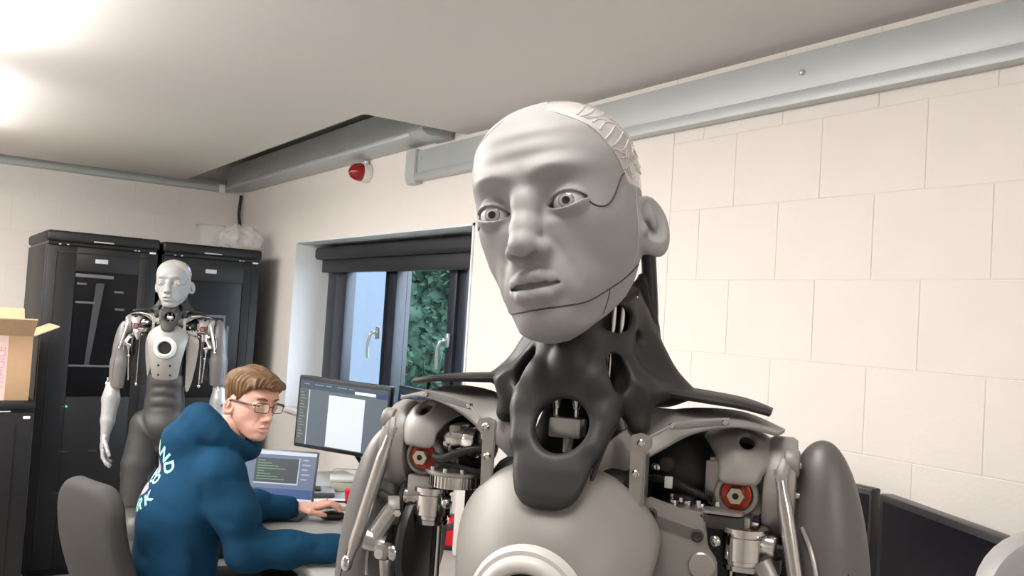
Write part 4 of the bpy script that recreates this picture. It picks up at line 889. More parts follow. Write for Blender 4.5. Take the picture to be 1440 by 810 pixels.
def mir(o, sg):
    if sg < 0: o.scale = (-1, 1, 1)
    return o
def robot(label, loc, rz, head_loc, head_rot, group, glow=False, gaze=(0, 0)):
    root = empty('humanoid_robot', loc, rz); tag(root, label, 'robot', group)
    # head ------------------------------------------------------------
    hd = empty('head', head_loc, 0, root); hd.rotation_euler = head_rot; hd.scale = (1.06, 1.05, .975)
    link('face_mask', RM['mask'], hd); link('jaw_shell', RM['jaw'], hd)
    cp = link('skull_cap', RM['cap'], hd)
    for r_ in RM['ridges']: link('skull_ridge', r_, hd)
    for r_ in RM['seams']: link('seam', r_, hd)
    ex, ey, ez, er = RM['eye']
    for sg in (1, -1):
        if 'eyem' not in RM: RM['eyem'] = MB().ell((0, 0, 0), er, 32).mesh('eye', m_eye)
        o = link('eye', RM['eyem'], hd, (ex*sg, ey, ez)); o.rotation_euler = (R(gaze[0]), 0, R(gaze[1]))
    if glow: MB().ell((.0615, -.002, .062), (.0085, .024, .026), 16).build('status_glow', m_violet, hd)
    # neck ------------------------------------------------------------
    nk = link('neck', RM['neck'], root)
    mech = empty('neck_mechanism', (0, 0, 0), 0, root)
    if 'core' not in RM:
        RM['core'] = MB().lathe((0, -.012, 1.43), (0, -.012, 2), [(0, .055), (.05, .050), (.09, .036), (.20, .030)], 28).mesh('inner_core', m_blk)
        q = MB(); q.cyl((-.010, -.068, 1.523), (-.010, -.070, 1.537), .0035, .0055); q.cyl((-.010, -.068, 1.512), (-.010, -.068, 1.524), .0022)
        RM['piston'] = q.mesh('piston', m_chrome)
        RM['block'] = MB().box((.002, -.070, 1.506), (.030, .022, .018), .002).mesh('gear_block', m_alu)
        RM['stub'] = MB().cyl((.004, -.072, 1.484), (.004, -.072, 1.498), .005).mesh('stub', m_alu)
        RM['nrods'] = [MB().cyl((x, y, 1.53), (x*1.05, y+.003, 1.63), .0028, n=10).mesh('neck_rod', m_chrome) for x, y in ((.036, -.030), (.044, -.018), (.030, -.040), (-.036, -.030), (-.044, -.018))]
        RM['tend'] = [MB().tube([(.052*s_, .036, 1.54), (.054*s_, .034, 1.60), (.047*s_, .028, 1.685)], .0075, 10).mesh('neck_tendon', m_blks) for s_ in (1, -1)]
    link('inner_core', RM['core'], mech); link('piston', RM['piston'], mech); link('piston', RM['piston'], mech, (.019, 0, 0)); link('gear_block', RM['block'], mech); link('stub', RM['stub'], mech)
    for r_ in RM['nrods']: link('neck_rod', r_, mech)
    for r_ in RM['tend']: link('neck_tendon', r_, mech)
    # chest -----------------------------------------------------------
    chs = empty('chest', (0, 0, 0), 0, root)
    link('chest_shell', RM['chest'], chs)
    if 'ring' not in RM:
        c0 = (0, -.1535, 1.366)
        RM['ring'] = MB().lathe(c0, (0, -1, 1.366), [(0, .0520), (.004, .0510), (.0075, .0480), (.0080, .0445), (.0115, .0425), (.0145, .0400), (.0155, .0365), (.0145, .0330), (.009, .0300), (.0, .0295)], 64, cap=False).mesh('speaker_ring', m_ringw)
        RM['grille'] = MB().lathe(c0, (0, -1, 1.366), [(0.001, .0298), (.003, .0297), (.0050, .020), (.0062, .010), (.0066, .0005)], 48).mesh('speaker_grille', m_grille)
        RM['tors'] = MB().b6(-.075, .075, -.085, .075, 1.19, 1.475, .03, 4).mesh('torso_frame', m_blk)
        RM['spine'] = MB().cyl((0, .02, 1.46), (0, .01, 1.53), .05, .035).mesh('spine_column', m_blk)
        RM['dimple'] = MB().cyl((0, 0, 0), (0, -.003, 0), .0055, n=14).mesh('bolt_hole', m_blk)
    link('speaker_ring', RM['ring'], chs); link('speaker_grille', RM['grille'], chs)
    for x, z in ((-.026, 1.282), (.026, 1.282), (-.026, 1.236), (.026, 1.236)):
        link('bolt_hole', RM['dimple'], chs, (x, -.156+0.058*(x/.092)**2+0.033*abs((z-1.365)/.13)**2.2+0.001, z))
    link('torso_frame', RM['tors'], root); link('spine_column', RM['spine'], root)
    link('pelvis', RM['pelvis'], root)
    for sg in (1, -1): link('leg', RM['leg'], root, (.098*sg, 0, 0))
    # shoulders and arms ---------------------------------------------
    for sg in (1, -1):
        if 'sh' not in RM: RM['sh'] = shoulder_meshes()
        groups = {}
        for grp, nm, me in RM['sh']:
            if nm in (('motor_body', 'motor_flange', 'cable', 'dark_housing', 'tooth_ring', 'gear_plate') if sg > 0 else ()) or (sg < 0 and grp == 'drive_dome'): continue
            if grp not in groups: groups[grp] = mir(empty(grp, (0, 0, 0), 0, root), sg)
            o = link(nm, me, groups[grp])
            if nm == 'arm_shell' and sg > 0: o.location = (-.012, 0, 0)
            if grp == 'actuator' and sg > 0: o.location = (.018, -.016, .004); o.scale = (1.0, 1.0, 1.0)
            if grp == 'rib_plate' and sg < 0: o.location = (-.036, .030, 0)
            if nm in ('arm_shell', 'side_seam', 'rim_bead') and sg < 0: o.location = (-.024, 0, -.030)
    return root
m_grille = mat('grille_black', (0.012, 0.012, 0.012), 0.5, bump=0.9, bscale=700)
def shoulder_meshes():
    """meshes of one side (x > 0); the other side is mirrored. (part, sub-part, mesh)"""
    S = []
    def A(g, n, m, mb, **k): S.append((g, n, mb.mesh(n, m, **k)))
    g = 'shoulder_joint'
    S.append((g, 'shoulder_hood', RM['hood']))
    bz = 1.459; bx = .1515
    A(g, 'bolt_boss', m_champ, MB().lathe((bx, -.020, bz), (bx, -1, bz), [(0, .0195), (.020, .0195), (.0235, .0180), (.0245, .0150), (.022, .0135), (.020, .0130)], 40))
    A(g, 'red_washer', m_redw, MB().lathe((bx, -.040, bz), (bx, -1, bz), [(0, .0130), (.0035, .0130), (.0045, .0115), (.0045, .0060)], 40))
    A(g, 'hex_nut', m_nut, MB().hexnut((bx, -.044, bz), (bx, -.052, bz), .0088))
    A(g, 'nut_socket', m_blk, MB().cyl((bx, -.0515, bz), (bx, -.0524, bz), .0028, n=14))
    A(g, 'bracket_block', m_alu, MB().prism([(.122, 1.447), (.140, 1.437), (.168, 1.437), (.180, 1.452), (.180, 1.482), (.160, 1.490), (.122, 1.486)], -.026, .020, 'y', .003))
    A(g, 'bracket_cheek', m_champ, MB().prism([(.158, 1.440), (.186, 1.452), (.190, 1.486), (.172, 1.488)], -.031, -.014, 'y', .002))
    A(g, 'motor_body', m_chrome, MB().lathe((.131, -.030, 1.478), (.08, -.036, 1.477), [(0, .010), (.001, .0125), (.010, .0125), (.011, .0150), (.020, .0150), (.021, .0142), (.023, .0142), (.024, .0150), (.034, .0150), (.036, .013), (.037, .004)], 32))
    A(g, 'motor_flange', m_alu, MB().box((.120, -.028, 1.479), (.014, .030, .030), .004))
    A(g, 'dark_housing', m_dk, MB().ell((.122, .006, 1.470), (.030, .032, .030), 24))
    A(g, 'cable', m_blks, MB().tube([(.136, -.050, 1.462), (.124, -.055, 1.462), (.110, -.055, 1.468), (.095, -.050, 1.473), (.078, -.040, 1.472)], .0042, 10))
    A(g, 'cable', m_blks, MB().tube([(.136, -.047, 1.457), (.115, -.052, 1.456), (.095, -.048, 1.452), (.080, -.04, 1.45)], .0026, 8))
    A(g, 'gear_plate', m_alu, MB().cyl((.120, -.030, 1.4445), (.120, -.030, 1.4485), .0315, n=48, bev=.001))
    gt = MB(); gt.cyl((.120, -.030, 1.4325), (.120, -.030, 1.4445), .0255, n=48)
    for i in range(44): t = 2*math.pi*i/44; gt.box((.120+.0265*math.cos(t), -.030+.0265*math.sin(t), 1.4385), (.0036, .0016, .011), rz=t)
    A(g, 'tooth_ring', m_chrome, gt, ang=30)
    for i in range(5):
        t = R(200+i*36); A(g, 'cap_screw', m_chrome, MB().cyl((.120+.027*math.cos(t), -.030+.027*math.sin(t), 1.4485), (.120+.027*math.cos(t), -.030+.027*math.sin(t), 1.4525), .0024, n=12))
    A(g, 'support_block', m_alu, MB().b6(.137, .165, -.048, -.018, 1.420, 1.441, .002))
    g = 'actuator'
    A(g, 'cylinder', m_chrome, MB().lathe((.142, -.034, 1.392), (.142, -.034, 2), [(0, .012), (.002, .0165), (.006, .0172), (.007, .0160), (.010, .0160), (.011, .0185), (.030, .0185), (.031, .0172), (.0335, .0172), (.034, .0205), (.038, .0205), (.039, .018)], 40))
    A(g, 'side_boss', m_chrome, MB().cyl((.158, -.038, 1.418), (.170, -.042, 1.418), .0085, n=24, bev=.001))
    A(g, 'clamp_screw', m_chrome, MB().lathe((.121, -.050, 1.418), (.115, -.056, 1.417), [(0, .0050), (.003, .0050), (.004, .0042), (.005, .002)], 16))
    A(g, 'piston_rod', m_chrome, MB().cyl((.1335, -.034, 1.185), (.1335, -.034, 1.395), .0030, n=14))
    A(g, 'guide_rod', m_blks, MB().cyl((.1395, -.030, 1.185), (.1395, -.030, 1.395), .0028, n=12))
    A(g, 'rod_end', m_chrome, MB().ell((.1335, -.034, 1.18), (.008, .008, .010), 14))
    g = 'rib_plate'
    pl_ = [(.074, 1.446), (.078, 1.452), (.122, 1.441), (.128, 1.438), (.132, 1.415), (.140, 1.405), (.142, 1.375), (.136, 1.30), (.120, 1.20), (.108, 1.16), (.098, 1.155), (.092, 1.17), (.088, 1.30), (.080, 1.40)]
    A(g, 'side_plate', m_champ, MB().prism(pl_, -.066, -.060, 'y', .0015))
    A(g, 'recessed_slot', mat('slot_champagne', (.17, .16, .152), .45, .3), MB().prism([(a*1+.102, c+1.4285-a*.22) for a, c in rrect(.044, .0095, .0045, 5)], -.0667, -.062, 'y'))
    for x, z in ((.0815, 1.437), (.1225, 1.424)): A(g, 'plate_screw', m_dk, MB().lathe((x, -.064, z), (x, -1, z), [(0, .0058), (.0035, .0056), (.0045, .004), (.003, .003)], 20))
    A(g, 'pivot_disc', m_steel, MB().lathe((.1275, -.064, 1.399), (.1275, -1, 1.399), [(0, .0115), (.004, .0115), (.005, .0105), (.0052, .0005)], 36))
    A(g, 'top_flange', m_alu, MB().b6(.086, .130, -.062, -.030, 1.439, 1.444, .001))
    for x, y in ((.098, -.050), (.110, -.046), (.122, -.052)): A(g, 'cap_screw', m_chrome, MB().cyl((x, y, 1.444), (x, y, 1.4495), .0042, n=16, bev=.001))
    A(g, 'inner_frame', m_blk, MB().b6(.072, .150, -.055, .045, 1.18, 1.436, .006))
    A(g, 'bridge_bracket', m_alu, MB().prism([(a+.142, b-.055) for a, b in rrect(.036, .020, .008, 4)], 1.444, 1.4465, 'z'))
    A(g, 'bridge_block', m_dk, MB().b6(.124, .160, -.064, -.045, 1.431, 1.443, .002))
    g = 'strap_bracket'
    A(g, 'strap', m_alu, MB().prism([(x+.008, z+.014) for x, z in ((.056, 1.386), (.066, 1.384), (.068, 1.478), (.074, 1.484), (.073, 1.492), (.064, 1.495), (.055, 1.492))], -.082, -.078, 'y', .001))
    A(g, 'strap_edge', m_alu, MB().b6(.0735, .0765, -.078, -.060, 1.402, 1.490, .0008))
    for x, z in ((.0725, 1.500), (.0690, 1.473)): A(g, 'strap_screw', m_chrome, MB().lathe((x, -.081, z), (x, -1, z), [(0, .0036), (.003, .0036), (.004, .0025), (.003, .0018)], 16))
    A(g, 'thin_rod', m_alu, MB().tube([(.079, -.080, 1.506), (.096, -.068, 1.517)], .0014, 8, sm=1))
    A(g, 'top_strut', m_alu, MB().ribbon([(.0940, -.066, 1.5155), (.120, -.066, 1.5205), (.1440, -.064, 1.5245)], [(0, 0, .0035), (0, 0, .0035), (0, 0, .003)], .004))
    for x, z in ((.096, 1.516), (.141, 1.5235)): A(g, 'strut_screw', m_chrome, MB().lathe((x, -.067, z), (x, -1, z), [(0, .0028), (.003, .0028), (.004, .002)], 12))
    A(g, 'bent_tab', m_alu, MB().box((.071, -.078, 1.398), (.012, .016, .004), .001))
    g = 'drive_dome'
    A(g, 'dome', m_blks, MB().lathe((.098, .020, 1.466), (.105, -1, 1.47), [(-.02, .040), (0, .0465), (.012, .0460), (.028, .040), (.040, .028), (.046, .014), (.048, .002)], 40))
    A(g, 'dome_rim', m_dk, MB().lathe((.098, .022, 1.466), (.105, 1, 1.46), [(-.004, .0472), (.004, .0480), (.012, .0472)], 48))
    A(g, 'hub', m_dk, MB().cyl((.088, -.022, 1.477), (.087, -.034, 1.477), .0075, bev=.002)); A(g, 'hub_screw', m_chrome, MB().cyl((.079, -.026, 1.473), (.078, -.036, 1.473), .0045, bev=.001))
    A(g, 'belt', m_blk, MB().ribbon([(.064, -.040, 1.462), (.080, -.046, 1.465), (.098, -.045, 1.463), (.115, -.040, 1.456), (.130, -.034, 1.450)], [(0, 0, .0028)]*5, .003))
    bt = MB()
    for i in range(26):
        t = i/25; x = .064+.066*t; z = float(np.interp(x, [.064, .080, .098, .115, .130], [1.462, 1.465, 1.463, 1.456, 1.450]))+.0034; y = float(np.interp(x, [.064, .080, .098, .115, .130], [-.040, -.046, -.045, -.040, -.034])); bt.box((x, y-.001, z), (.0013, .003, .0014))
    S.append((g, 'belt_teeth', bt.mesh('belt_teeth', m_dk)))
    A(g, 'white_tag', m_ringw, MB().box((.0925, -.0475, 1.4635), (.0072, .002, .0105), .0006))
    A(g, 'lower_drum', m_blks, MB().cyl((.100, -.015, 1.428), (.100, -.015, 1.452), .0215, bev=.002))
    A(g, 'back_block', m_blk, MB().prism([(.09, 1.50), (.165, 1.512), (.165, 1.485), (.140, 1.470), (.11, 1.45), (.07, 1.45)], .030, .075, 'y', .004))
    A(g, 'side_tube', m_blks, MB().cyl((.112, .012, 1.472), (.150, .012, 1.470), .006, n=14))
    g = 'collar'
    A(g, 'collar_plate', m_champ, MB().ribbon([(.030, -.074, 1.470), (.052, -.058, 1.488), (.078, -.042, 1.506), (.110, -.030, 1.519), (.150, -.022, 1.523), (.186, -.016, 1.514)], [(.004, -.003, .020), (.000, .002, .020), (-.006, .016, .015), (-.004, .030, .008), (.0, .034, .003), (.002, .020, .0)], [.004, .004, .004, .0035, .0035, .004]))
    A(g, 'shoulder_wing', m_neck, MB().ribbon([(.052, .006, 1.552), (.080, .004, 1.5425), (.115, .000, 1.5395), (.150, -.004, 1.5365), (.176, -.010, 1.531)], [(0, .020, 0), (0, .032, 0), (0, .038, 0), (0, .034, 0), (0, .018, 0)], [.012, .009, .0075, .0065, .006]))
    A(g, 'collar_spacer', m_champ, MB().ribbon([(.086, .0, 1.495), (.080, -.004, 1.510), (.074, -.006, 1.525)], [(.016, .004, .002), (.018, .004, 0), (.02, .004, 0)], .006))
    g = 'upper_arm'
    S.append((g, 'arm_shell', RM['armshell']))
    A(g, 'root_ring', m_champ, MB().lathe((.176, -.002, 1.463), (1, -.002, 1.463), [(-.004, .032), (-.002, .043), (.004, .0465), (.020, .0465), (.024, .044), (.025, .030)], 48))
    A(g, 'root_slot', m_blk, MB().box((.189, -.0430, 1.476), (.009, .009, .012), .001))
    A(g, 'slot_frame', m_alu, MB().box((.189, -.0415, 1.476), (.014, .009, .018), .001))
    A(g, 'pivot_cap', m_champ, MB().cyl((.190, -.030, 1.490), (.203, -.030, 1.490), .0125, bev=.003))
    A(g, 'bearing', m_chrome, MB().cyl((.200, .0, 1.462), (.214, .0, 1.462), .020, bev=.002))
    for yy, zz in ((-.024, 1.487), (-.030, 1.462), (-.022, 1.440)): A(g, 'root_screw', m_chrome, MB().lathe((.200, yy, zz), (1, yy, zz), [(0, .0035), (.004, .0035), (.005, .0022)], 14))
    A(g, 'push_rod', m_steel, MB().lathe((.188, -.046, 1.476), (.214, -.066, 1.352), [(0, .0045), (.012, .0050), (.020, .0066), (.028, .0068), (.110, .0062), (.118, .0045), (.128, .0035)], 20))
    A(g, 'rod_clevis', m_champ, MB().ribbon([(.192, -.036, 1.492), (.189, -.044, 1.480), (.190, -.047, 1.466)], [(.006, 0, 0)]*3, .009))
    A(g, 'rod_joint', m_chrome, MB().ell((.2155, -.067, 1.350), (.006, .006, .008), 14))
    A(g, 'inner_plate', m_dk, MB().prism([(-.045, 1.30), (-.048, 1.36), (-.040, 1.42), (-.02, 1.445), (.03, 1.445), (.045, 1.40), (.045, 1.20), (-.03, 1.20)], .171, .178, 'x', .002))
    A(g, 'black_disc', m_blks, MB().cyl((.156, -.012, 1.368), (.166, -.012, 1.368), .055, n=56, bev=.003))
    A(g, 'inner_core', m_blk, MB().b6(.184, .226, -.024, .03, 1.19, 1.45, .006))
    A(g, 'inner_tube', m_dk, MB().cyl((.182, -.040, 1.41), (.200, -.046, 1.418), .006, n=16))
    A(g, 'rim_bead', m_alu, MB().tube([(.207, -.044, 1.438), (.214, -.050, 1.425), (.220, -.055, 1.405), (.222, -.058, 1.385), (.220, -.060, 1.37)], .0022, 8))
    A(g, 'crank_disc', m_champ, MB().cyl((.176, -.040, 1.402), (.186, -.046, 1.402), .0145, n=32, bev=.001))
    A(g, 'crank_lever', m_alu, MB().ribbon([(.176, -.053, 1.406), (.186, -.058, 1.388), (.193, -.062, 1.373)], [(.0078, .004, .004)]*3, .012))
    A(g, 'crank_drum', m_steel, MB().cyl((.182, -.055, 1.371), (.200, -.063, 1.376), .0105, bev=.001))
    A(g, 'crank_screw', m_chrome, MB().hexnut((.170, -.056, 1.404), (.167, -.061, 1.404), .0042))
    A(g, 'ball_clevis', m_alu, MB().box((.178, -.064, 1.367), (.015, .014, .015), .003)); A(g, 'clevis_pin', m_chrome, MB().cyl((.178, -.070, 1.366), (.178, -.074, 1.366), .0048, n=20))
    A(g, 'ball_end', m_chrome, MB().ell((.168, -.062, 1.366), (.0075, .0075, .0085), 16))
    A(g, 'link_socket', m_alu, MB().cyl((.174, -.063, 1.343), (.175, -.064, 1.360), .0058, .0065, n=20, bev=.0008)); A(g, 'link_rod', m_chrome, MB().cyl((.166, -.058, 1.20), (.174, -.063, 1.344), .0032, n=14))
    A(g, 'link_nut', m_chrome, MB().hexnut((.1715, -.0615, 1.312), (.1720, -.0618, 1.320), .0068))
    A(g, 'side_seam', m_blk, MB().tube([(.246, -.046, 1.405), (.256, -.049, 1.36), (.262, -.050, 1.30), (.264, -.048, 1.22)], .0006, 6))
    g = 'forearm'
    A(g, 'elbow_fork', m_chrome, MB().b6(.222, .230, -.022, .018, 1.14, 1.205, .003)); A(g, 'elbow_fork', m_chrome, MB().b6(.260, .268, -.022, .018, 1.14, 1.205, .003))
    A(g, 'elbow_pin', m_steel, MB().cyl((.216, -.004, 1.172), (.274, -.004, 1.172), .014, bev=.002)); A(g, 'elbow_rod', m_chrome, MB().cyl((.240, -.035, 1.12), (.236, -.030, 1.22), .004))
    S.append((g, 'forearm_shell', RM['forearm'])); S.append((g, 'hand', RM['hand']))
    return S
rb1 = robot('large grey-faced humanoid robot in the foreground, looking up quizzically', (.558, .674, 0), R(-53.8), (-.026, -.030, 1.698), (R(2), R(-11), R(-5)), 'humanoid robots', gaze=(0, 8))
rb2 = robot('smaller looking grey humanoid robot standing before the black rack cabinets', (1.072, 4.480, 0), R(-21), (0.0, -.030, 1.672), (R(3), R(-1), R(-7)), 'humanoid robots', glow=True)
# ------------------------------------------------------------------ the seated person (world aligned, origin on the floor under the seat)
PX, PY = 0.80, 3.06
m_skin = mat('skin', (0.66, 0.37, 0.29), 0.5, noise=0.08, nscale=25, sss=0.12)
m_hood = mat('blue_fleece', (0.007, 0.042, 0.090), 0.92, noise=0.10, nscale=9, bump=0.9, bscale=16, spec=0.15)
m_trs = mat('black_trousers', (0.012, 0.012, 0.014), 0.8)
m_hair = mat('ginger_hair', (0.135, 0.075, 0.034), 0.5, noise=0.6, nscale=22, stretch=(3, 1, 1), bump=0.5, bscale=150)
person = empty('person', (PX, PY, 0)); tag(person, 'person in blue hoodie and glasses seated at the desk, turning to look over', 'person')
def w(x, y, z): return (x-PX, y-PY, z)
# body under the clothes: one continuous surface
b = Vol((-.32, -.42, 0.0), (.66, .46, 1.22), 0.009)
b.chain([w(.80, 3.06, .58), w(.79, 3.06, .72), w(.82, 3.06, .90), w(.87, 3.06, 1.02)], [.115, .105, .11, .10], sc=(.9, 1.25, 1), k=.03)
b.chain([w(.88, 3.05, 1.06), w(.93, 3.02, 1.14), w(.955, 3.005, 1.19)], [.075, .052, .052], k=.03)
ARM_R = [w(.885, 2.885, 1.03), w(.965, 2.835, .80), w(1.245, 2.745, .802)]; ARM_L = [w(.905, 3.245, 1.03), w(1.045, 3.43, .815), w(1.335, 3.372, .798)]
for A_ in (ARM_R, ARM_L): b.chain(A_, [.048, .040, .026], k=.02)
for yy in (2.96, 3.16): b.chain([w(.82, yy, .575), w(1.20, yy, .57), w(1.22, yy, .30), w(1.20, yy, .10)], [.085, .060, .055, .036], k=.02); b.cap(w(1.19, yy, .06), w(1.36, yy, .035), .04, .03, k=.02)
link('body', b.mesh('body', m_skin), person)
# trousers
t = Vol((-.20, -.30, .02), (.62, .32, .72), 0.009)
t.ell(w(.80, 3.06, .60), (.15, .19, .12), k=.03)
for yy in (2.96, 3.16): t.chain([w(.82, yy, .575), w(1.20, yy, .57), w(1.22, yy, .30), w(1.20, yy, .10)], [.098, .074, .068, .056], k=.03)
t.full(lambda x, y, z: .07-z+0*x+0*y)
link('trousers', t.mesh('trousers', m_trs), person)
for yy in (2.96, 3.16):
    s_ = Vol((-.07, -.06, -.002), (.23, .06, .13), 0.006); s_.cap((0, 0, .05), (.16, 0, .035), .05, .042, k=.02); s_.cap((0, 0, .05), (0, 0, .09), .048, k=.01); s_.full(lambda x, y, z: .002-z+0*x+0*y)
    link('shoe', s_.mesh('shoe', m_blks), person, w(1.19, yy, 0))
# hoodie
h = Vol((-.34, -.44, .53), (.60, .50, 1.30), 0.0060)
h.chain([w(.815, 3.06, .58), w(.80, 3.06, .72), w(.810, 3.06, .88), w(.855, 3.06, 1.03)], [.135, .132, .138, .124], sc=(.95, 1.25, 1), k=.04)
h.chain([w(.885, 2.915, 1.045), w(.90, 3.06, 1.06), w(.90, 3.21, 1.045)], [.070, .085, .070], k=.05)
h.chain([ARM_R[0], w(.925, 2.850, .92), ARM_R[1], w(1.09, 2.795, .803), ARM_R[2]], [.076, .068, .061, .054, .046], k=.04)
h.chain([ARM_L[0], w(.975, 3.34, .92), ARM_L[1], w(1.18, 3.405, .808), (ARM_L[2][0]-.03, ARM_L[2][1]+.006, ARM_L[2][2])], [.080, .074, .066, .058, .045], k=.035)
h.chain([w(.90, 3.05, 1.08), w(.93, 3.03, 1.135)], [.090, .075], k=.03)
# hood lying round the neck
for a0 in range(0, 360, 20):
    def hp(a): 
        ca, sa = math.cos(R(a)), math.sin(R(a)); return w(.925+.088*ca, 3.025+.100*sa, 1.142-.052*ca+.008*math.cos(2*R(a)))
    rr = lambda a: .030+.026*max(0, -math.cos(R(a)))
    h.cap(hp(a0), hp(a0+20), rr(a0), rr(a0+20), k=.016)
h.chain([w(.835, 3.05, 1.165), w(.80, 3.06, 1.13), w(.775, 3.06, 1.08)], [.055, .062, .045], k=.03, sc=(1, 1.5, 1))
h.cap(w(.955, 3.005, 1.24), w(.925, 3.03, 1.10), .062, .055, k=.012, mode='s')
# folds: elbows, armpit, waist, hood crease
for p0, p1, am, wd in ((w(.86, 2.80, .92), w(1.02, 2.80, .87), .012, .016), (w(.90, 2.76, .86), w(1.06, 2.78, .85), .010, .015), (w(.96, 2.74, .80), w(1.07, 2.75, .86), .010, .014), (w(1.06, 2.71, .84), w(1.12, 2.78, .86), .008, .013),
                    (w(.80, 2.85, 1.02), w(.90, 2.93, .86), .008, .018), (w(.79, 2.87, .86), w(.88, 2.90, .66), .008, .018), (w(.66, 3.02, .78), w(.84, 2.88, .68), .010, .018), (w(.66, 3.08, .70), w(.82, 2.87, .58), .010, .018),
                    (w(.74, 2.93, 1.095), w(.88, 2.92, 1.105), .006, .012), (w(.68, 3.14, .98), w(.74, 2.92, .92), .006, .02), (w(1.15, 2.70, .84), w(1.17, 2.78, .78), .006, .012), (w(.84, 2.81, 1.04), w(.98, 2.84, 1.02), .006, .016),
                    (w(1.12, 3.33, .85), w(1.14, 3.40, .86), .007, .013), (w(1.21, 3.32, .83), w(1.23, 3.38, .85), .006, .012), (w(.87, 2.93, 1.20), w(1.0, 2.94, 1.13), .010, .012), (w(.78, 3.0, 1.20), w(.88, 2.93, 1.21), .008, .014)):
    h.fold(p0, p1, wd, am)
X, Y, Z = h.ax[0][:, None, None], h.ax[1][None, :, None], h.ax[2][None, None, :]
h.D += (0.0042*np.sin(26*X+14*Z+3*np.sin(11*Y))*np.sin(17*Y-22*Z+2*np.sin(15*X))).astype(np.float32)
V, Q = h.surf(); V = relax_mesh(relax_mesh(V, Q), Q)
hd_me = np_mesh('hoodie', V, Q, m_hood); link('hoodie', hd_me, person)
bvh = BVHTree.FromPolygons([tuple(p) for p in V.tolist()], Q.tolist())
for A_, nm in ((ARM_R, 0), (ARM_L, 1)):   # ribbed cuffs
    e = Vector(A_[2]); d = (e-Vector(A_[1])).normalized()
    MB().lathe(e-d*.05, e+d, [(0, .040), (.004, .046), (.02, .047), (.040, .044), (.046, .040), (.046, .028)], 28).build('cuff', m_hood, person)
# printed logo on the back
m_mint = mat('mint_print', (0.33, 0.72, 0.64), 0.7); m_mauve = mat('mauve_print', (0.33, 0.29, 0.40), 0.7)
LC = (3.095, 1.012); LT = R(28)       # logo centre (y, z) and lean of the back
def print_mesh(me, name, m, u0, v0, rot, sub=0):
    """wraps a flat shape (u,v) onto the back of the hoodie"""
    bm = bmesh.new(); bm.from_mesh(me); bpy.data.meshes.remove(me)
    ca, sa = math.cos(rot), math.sin(rot); bad = []
    for v in bm.verts:
        u, q = v.co.x*ca-v.co.y*sa+u0, v.co.x*sa+v.co.y*ca+v0
        o = Vector((-0.6, LC[0]-u-PY, LC[1]+q+0.0)); hit, no, _, _ = bvh.ray_cast(o, Vector((1, 0, 0)))
        if hit is None: bad.append(v)
        else: v.co = hit+no*0.0018
    bmesh.ops.delete(bm, geom=bad, context='VERTS'); out = bpy.data.meshes.new(name); bm.to_mesh(out); bm.free(); out.materials.append(m); return link(name, out, person)
def poly(pts):
    me = bpy.data.meshes.new('p'); bm = bmesh.new(); f = bm.faces.new([bm.verts.new((a, b_, 0)) for a, b_ in pts]); bmesh.ops.triangulate(bm, faces=bm.faces); bmesh.ops.subdivide_edges(bm, edges=bm.edges, cuts=2, use_grid_fill=True); bm.to_mesh(me); bm.free(); return me
def arc(r0, r1, a0, a1, n=16): return [(r1*math.cos(R(a0+(a1-a0)*i/n)), r1*math.sin(R(a0+(a1-a0)*i/n))) for i in range(n+1)]+[(r0*math.cos(R(a1-(a1-a0)*i/n)), r0*math.sin(R(a1-(a1-a0)*i/n))) for i in range(n+1)]
def strip(r0, r1, a0, a1, name, m, cu=0, cv=0):
    for i in range(6):
        print_mesh(poly(arc(r0, r1, a0+(a1-a0)*i/6, a0+(a1-a0)*(i+1)/6, 3)), name, m, cu, cv, 0)
for ch, a in (('L', 96), ('A', 74), ('N', 48), ('D', 22)): print_mesh(text_mesh(ch, .056, m_mint, 'letter', 0, .0016), 'letter', m_mint, .100*math.cos(R(a)), .100*math.sin(R(a)), R(a-90))
for ch, a in (('P', -112), ('A', -86), ('R', -64), ('K', -40)): print_mesh(text_mesh(ch, .056, m_mint, 'letter', 0, .0016), 'letter', m_mint, .100*math.cos(R(a)), .100*math.sin(R(a)), R(a+90))
print_mesh(text_mesh('CO', .040, m_mint, 'letter', 0, .0016), 'lettering', m_mint, .050, -.006, 0)
print_mesh(poly([(-.05, -.014), (.018, -.014), (.018, .014), (-.05, .014)]), 'logo_bar', m_mint, 0, 0, 0)
strip(.036, .062, 8, 150, 'logo_arc', m_mauve, 0, .004); strip(.036, .062, -150, -30, 'logo_arc', m_mauve, 0, -.004)
strip(.008, .030, 10, 170, 'logo_shape', m_mauve, 0, .018)
print_mesh(poly([(.006, -.046), (.030, -.046), (.030, -.024), (.006, -.024)]), 'logo_square', mat('pale_print', (0.55, 0.60, 0.62), 0.7), 0, 0, 0)
# head, hair, glasses
hv, HE = head_volume(0.0019, wide=.98, eye_z=.008, mw=.85, open_up=.0040, open_lo=.0030, lip=.66, mouth_open=.6, nose_len=1.0)
D0 = hv.D.copy(); V, Q = hv.surf(); V = relax_mesh(V, Q)
head = empty('head', w(.992, 2.972, 1.262), 0, person); head.rotation_euler = (R(8), R(4), R(20)); head.scale = (.98, 1.0, .98)
link('face', np_mesh('face', V, Q, m_skin), head)
em = MB().ell((0, 0, 0), HE[3], 20).mesh('eye', m_eye)
for sg in (1, -1): link('eye', em, head, (HE[0]*sg, HE[1], HE[2]), (0, 0, R(-25)))
x, y, z = hv.ax[0][:, None, None], hv.ax[1][None, :, None], hv.ax[2][None, None, :]
line = np.interp(hv.ax[1], [-.10, -.085, -.06, -.03, .0, .02, .05, .10], [.066, .066, .062, .034, -.006, -.012, -.034, -.040])[None, :, None].astype(np.float32)
thick = .006+.011*np.clip((z-.03)/.05, 0, 1)+.006*np.clip(-y/.09, 0, 1)*np.clip((z-.05)/.03, 0, 1)
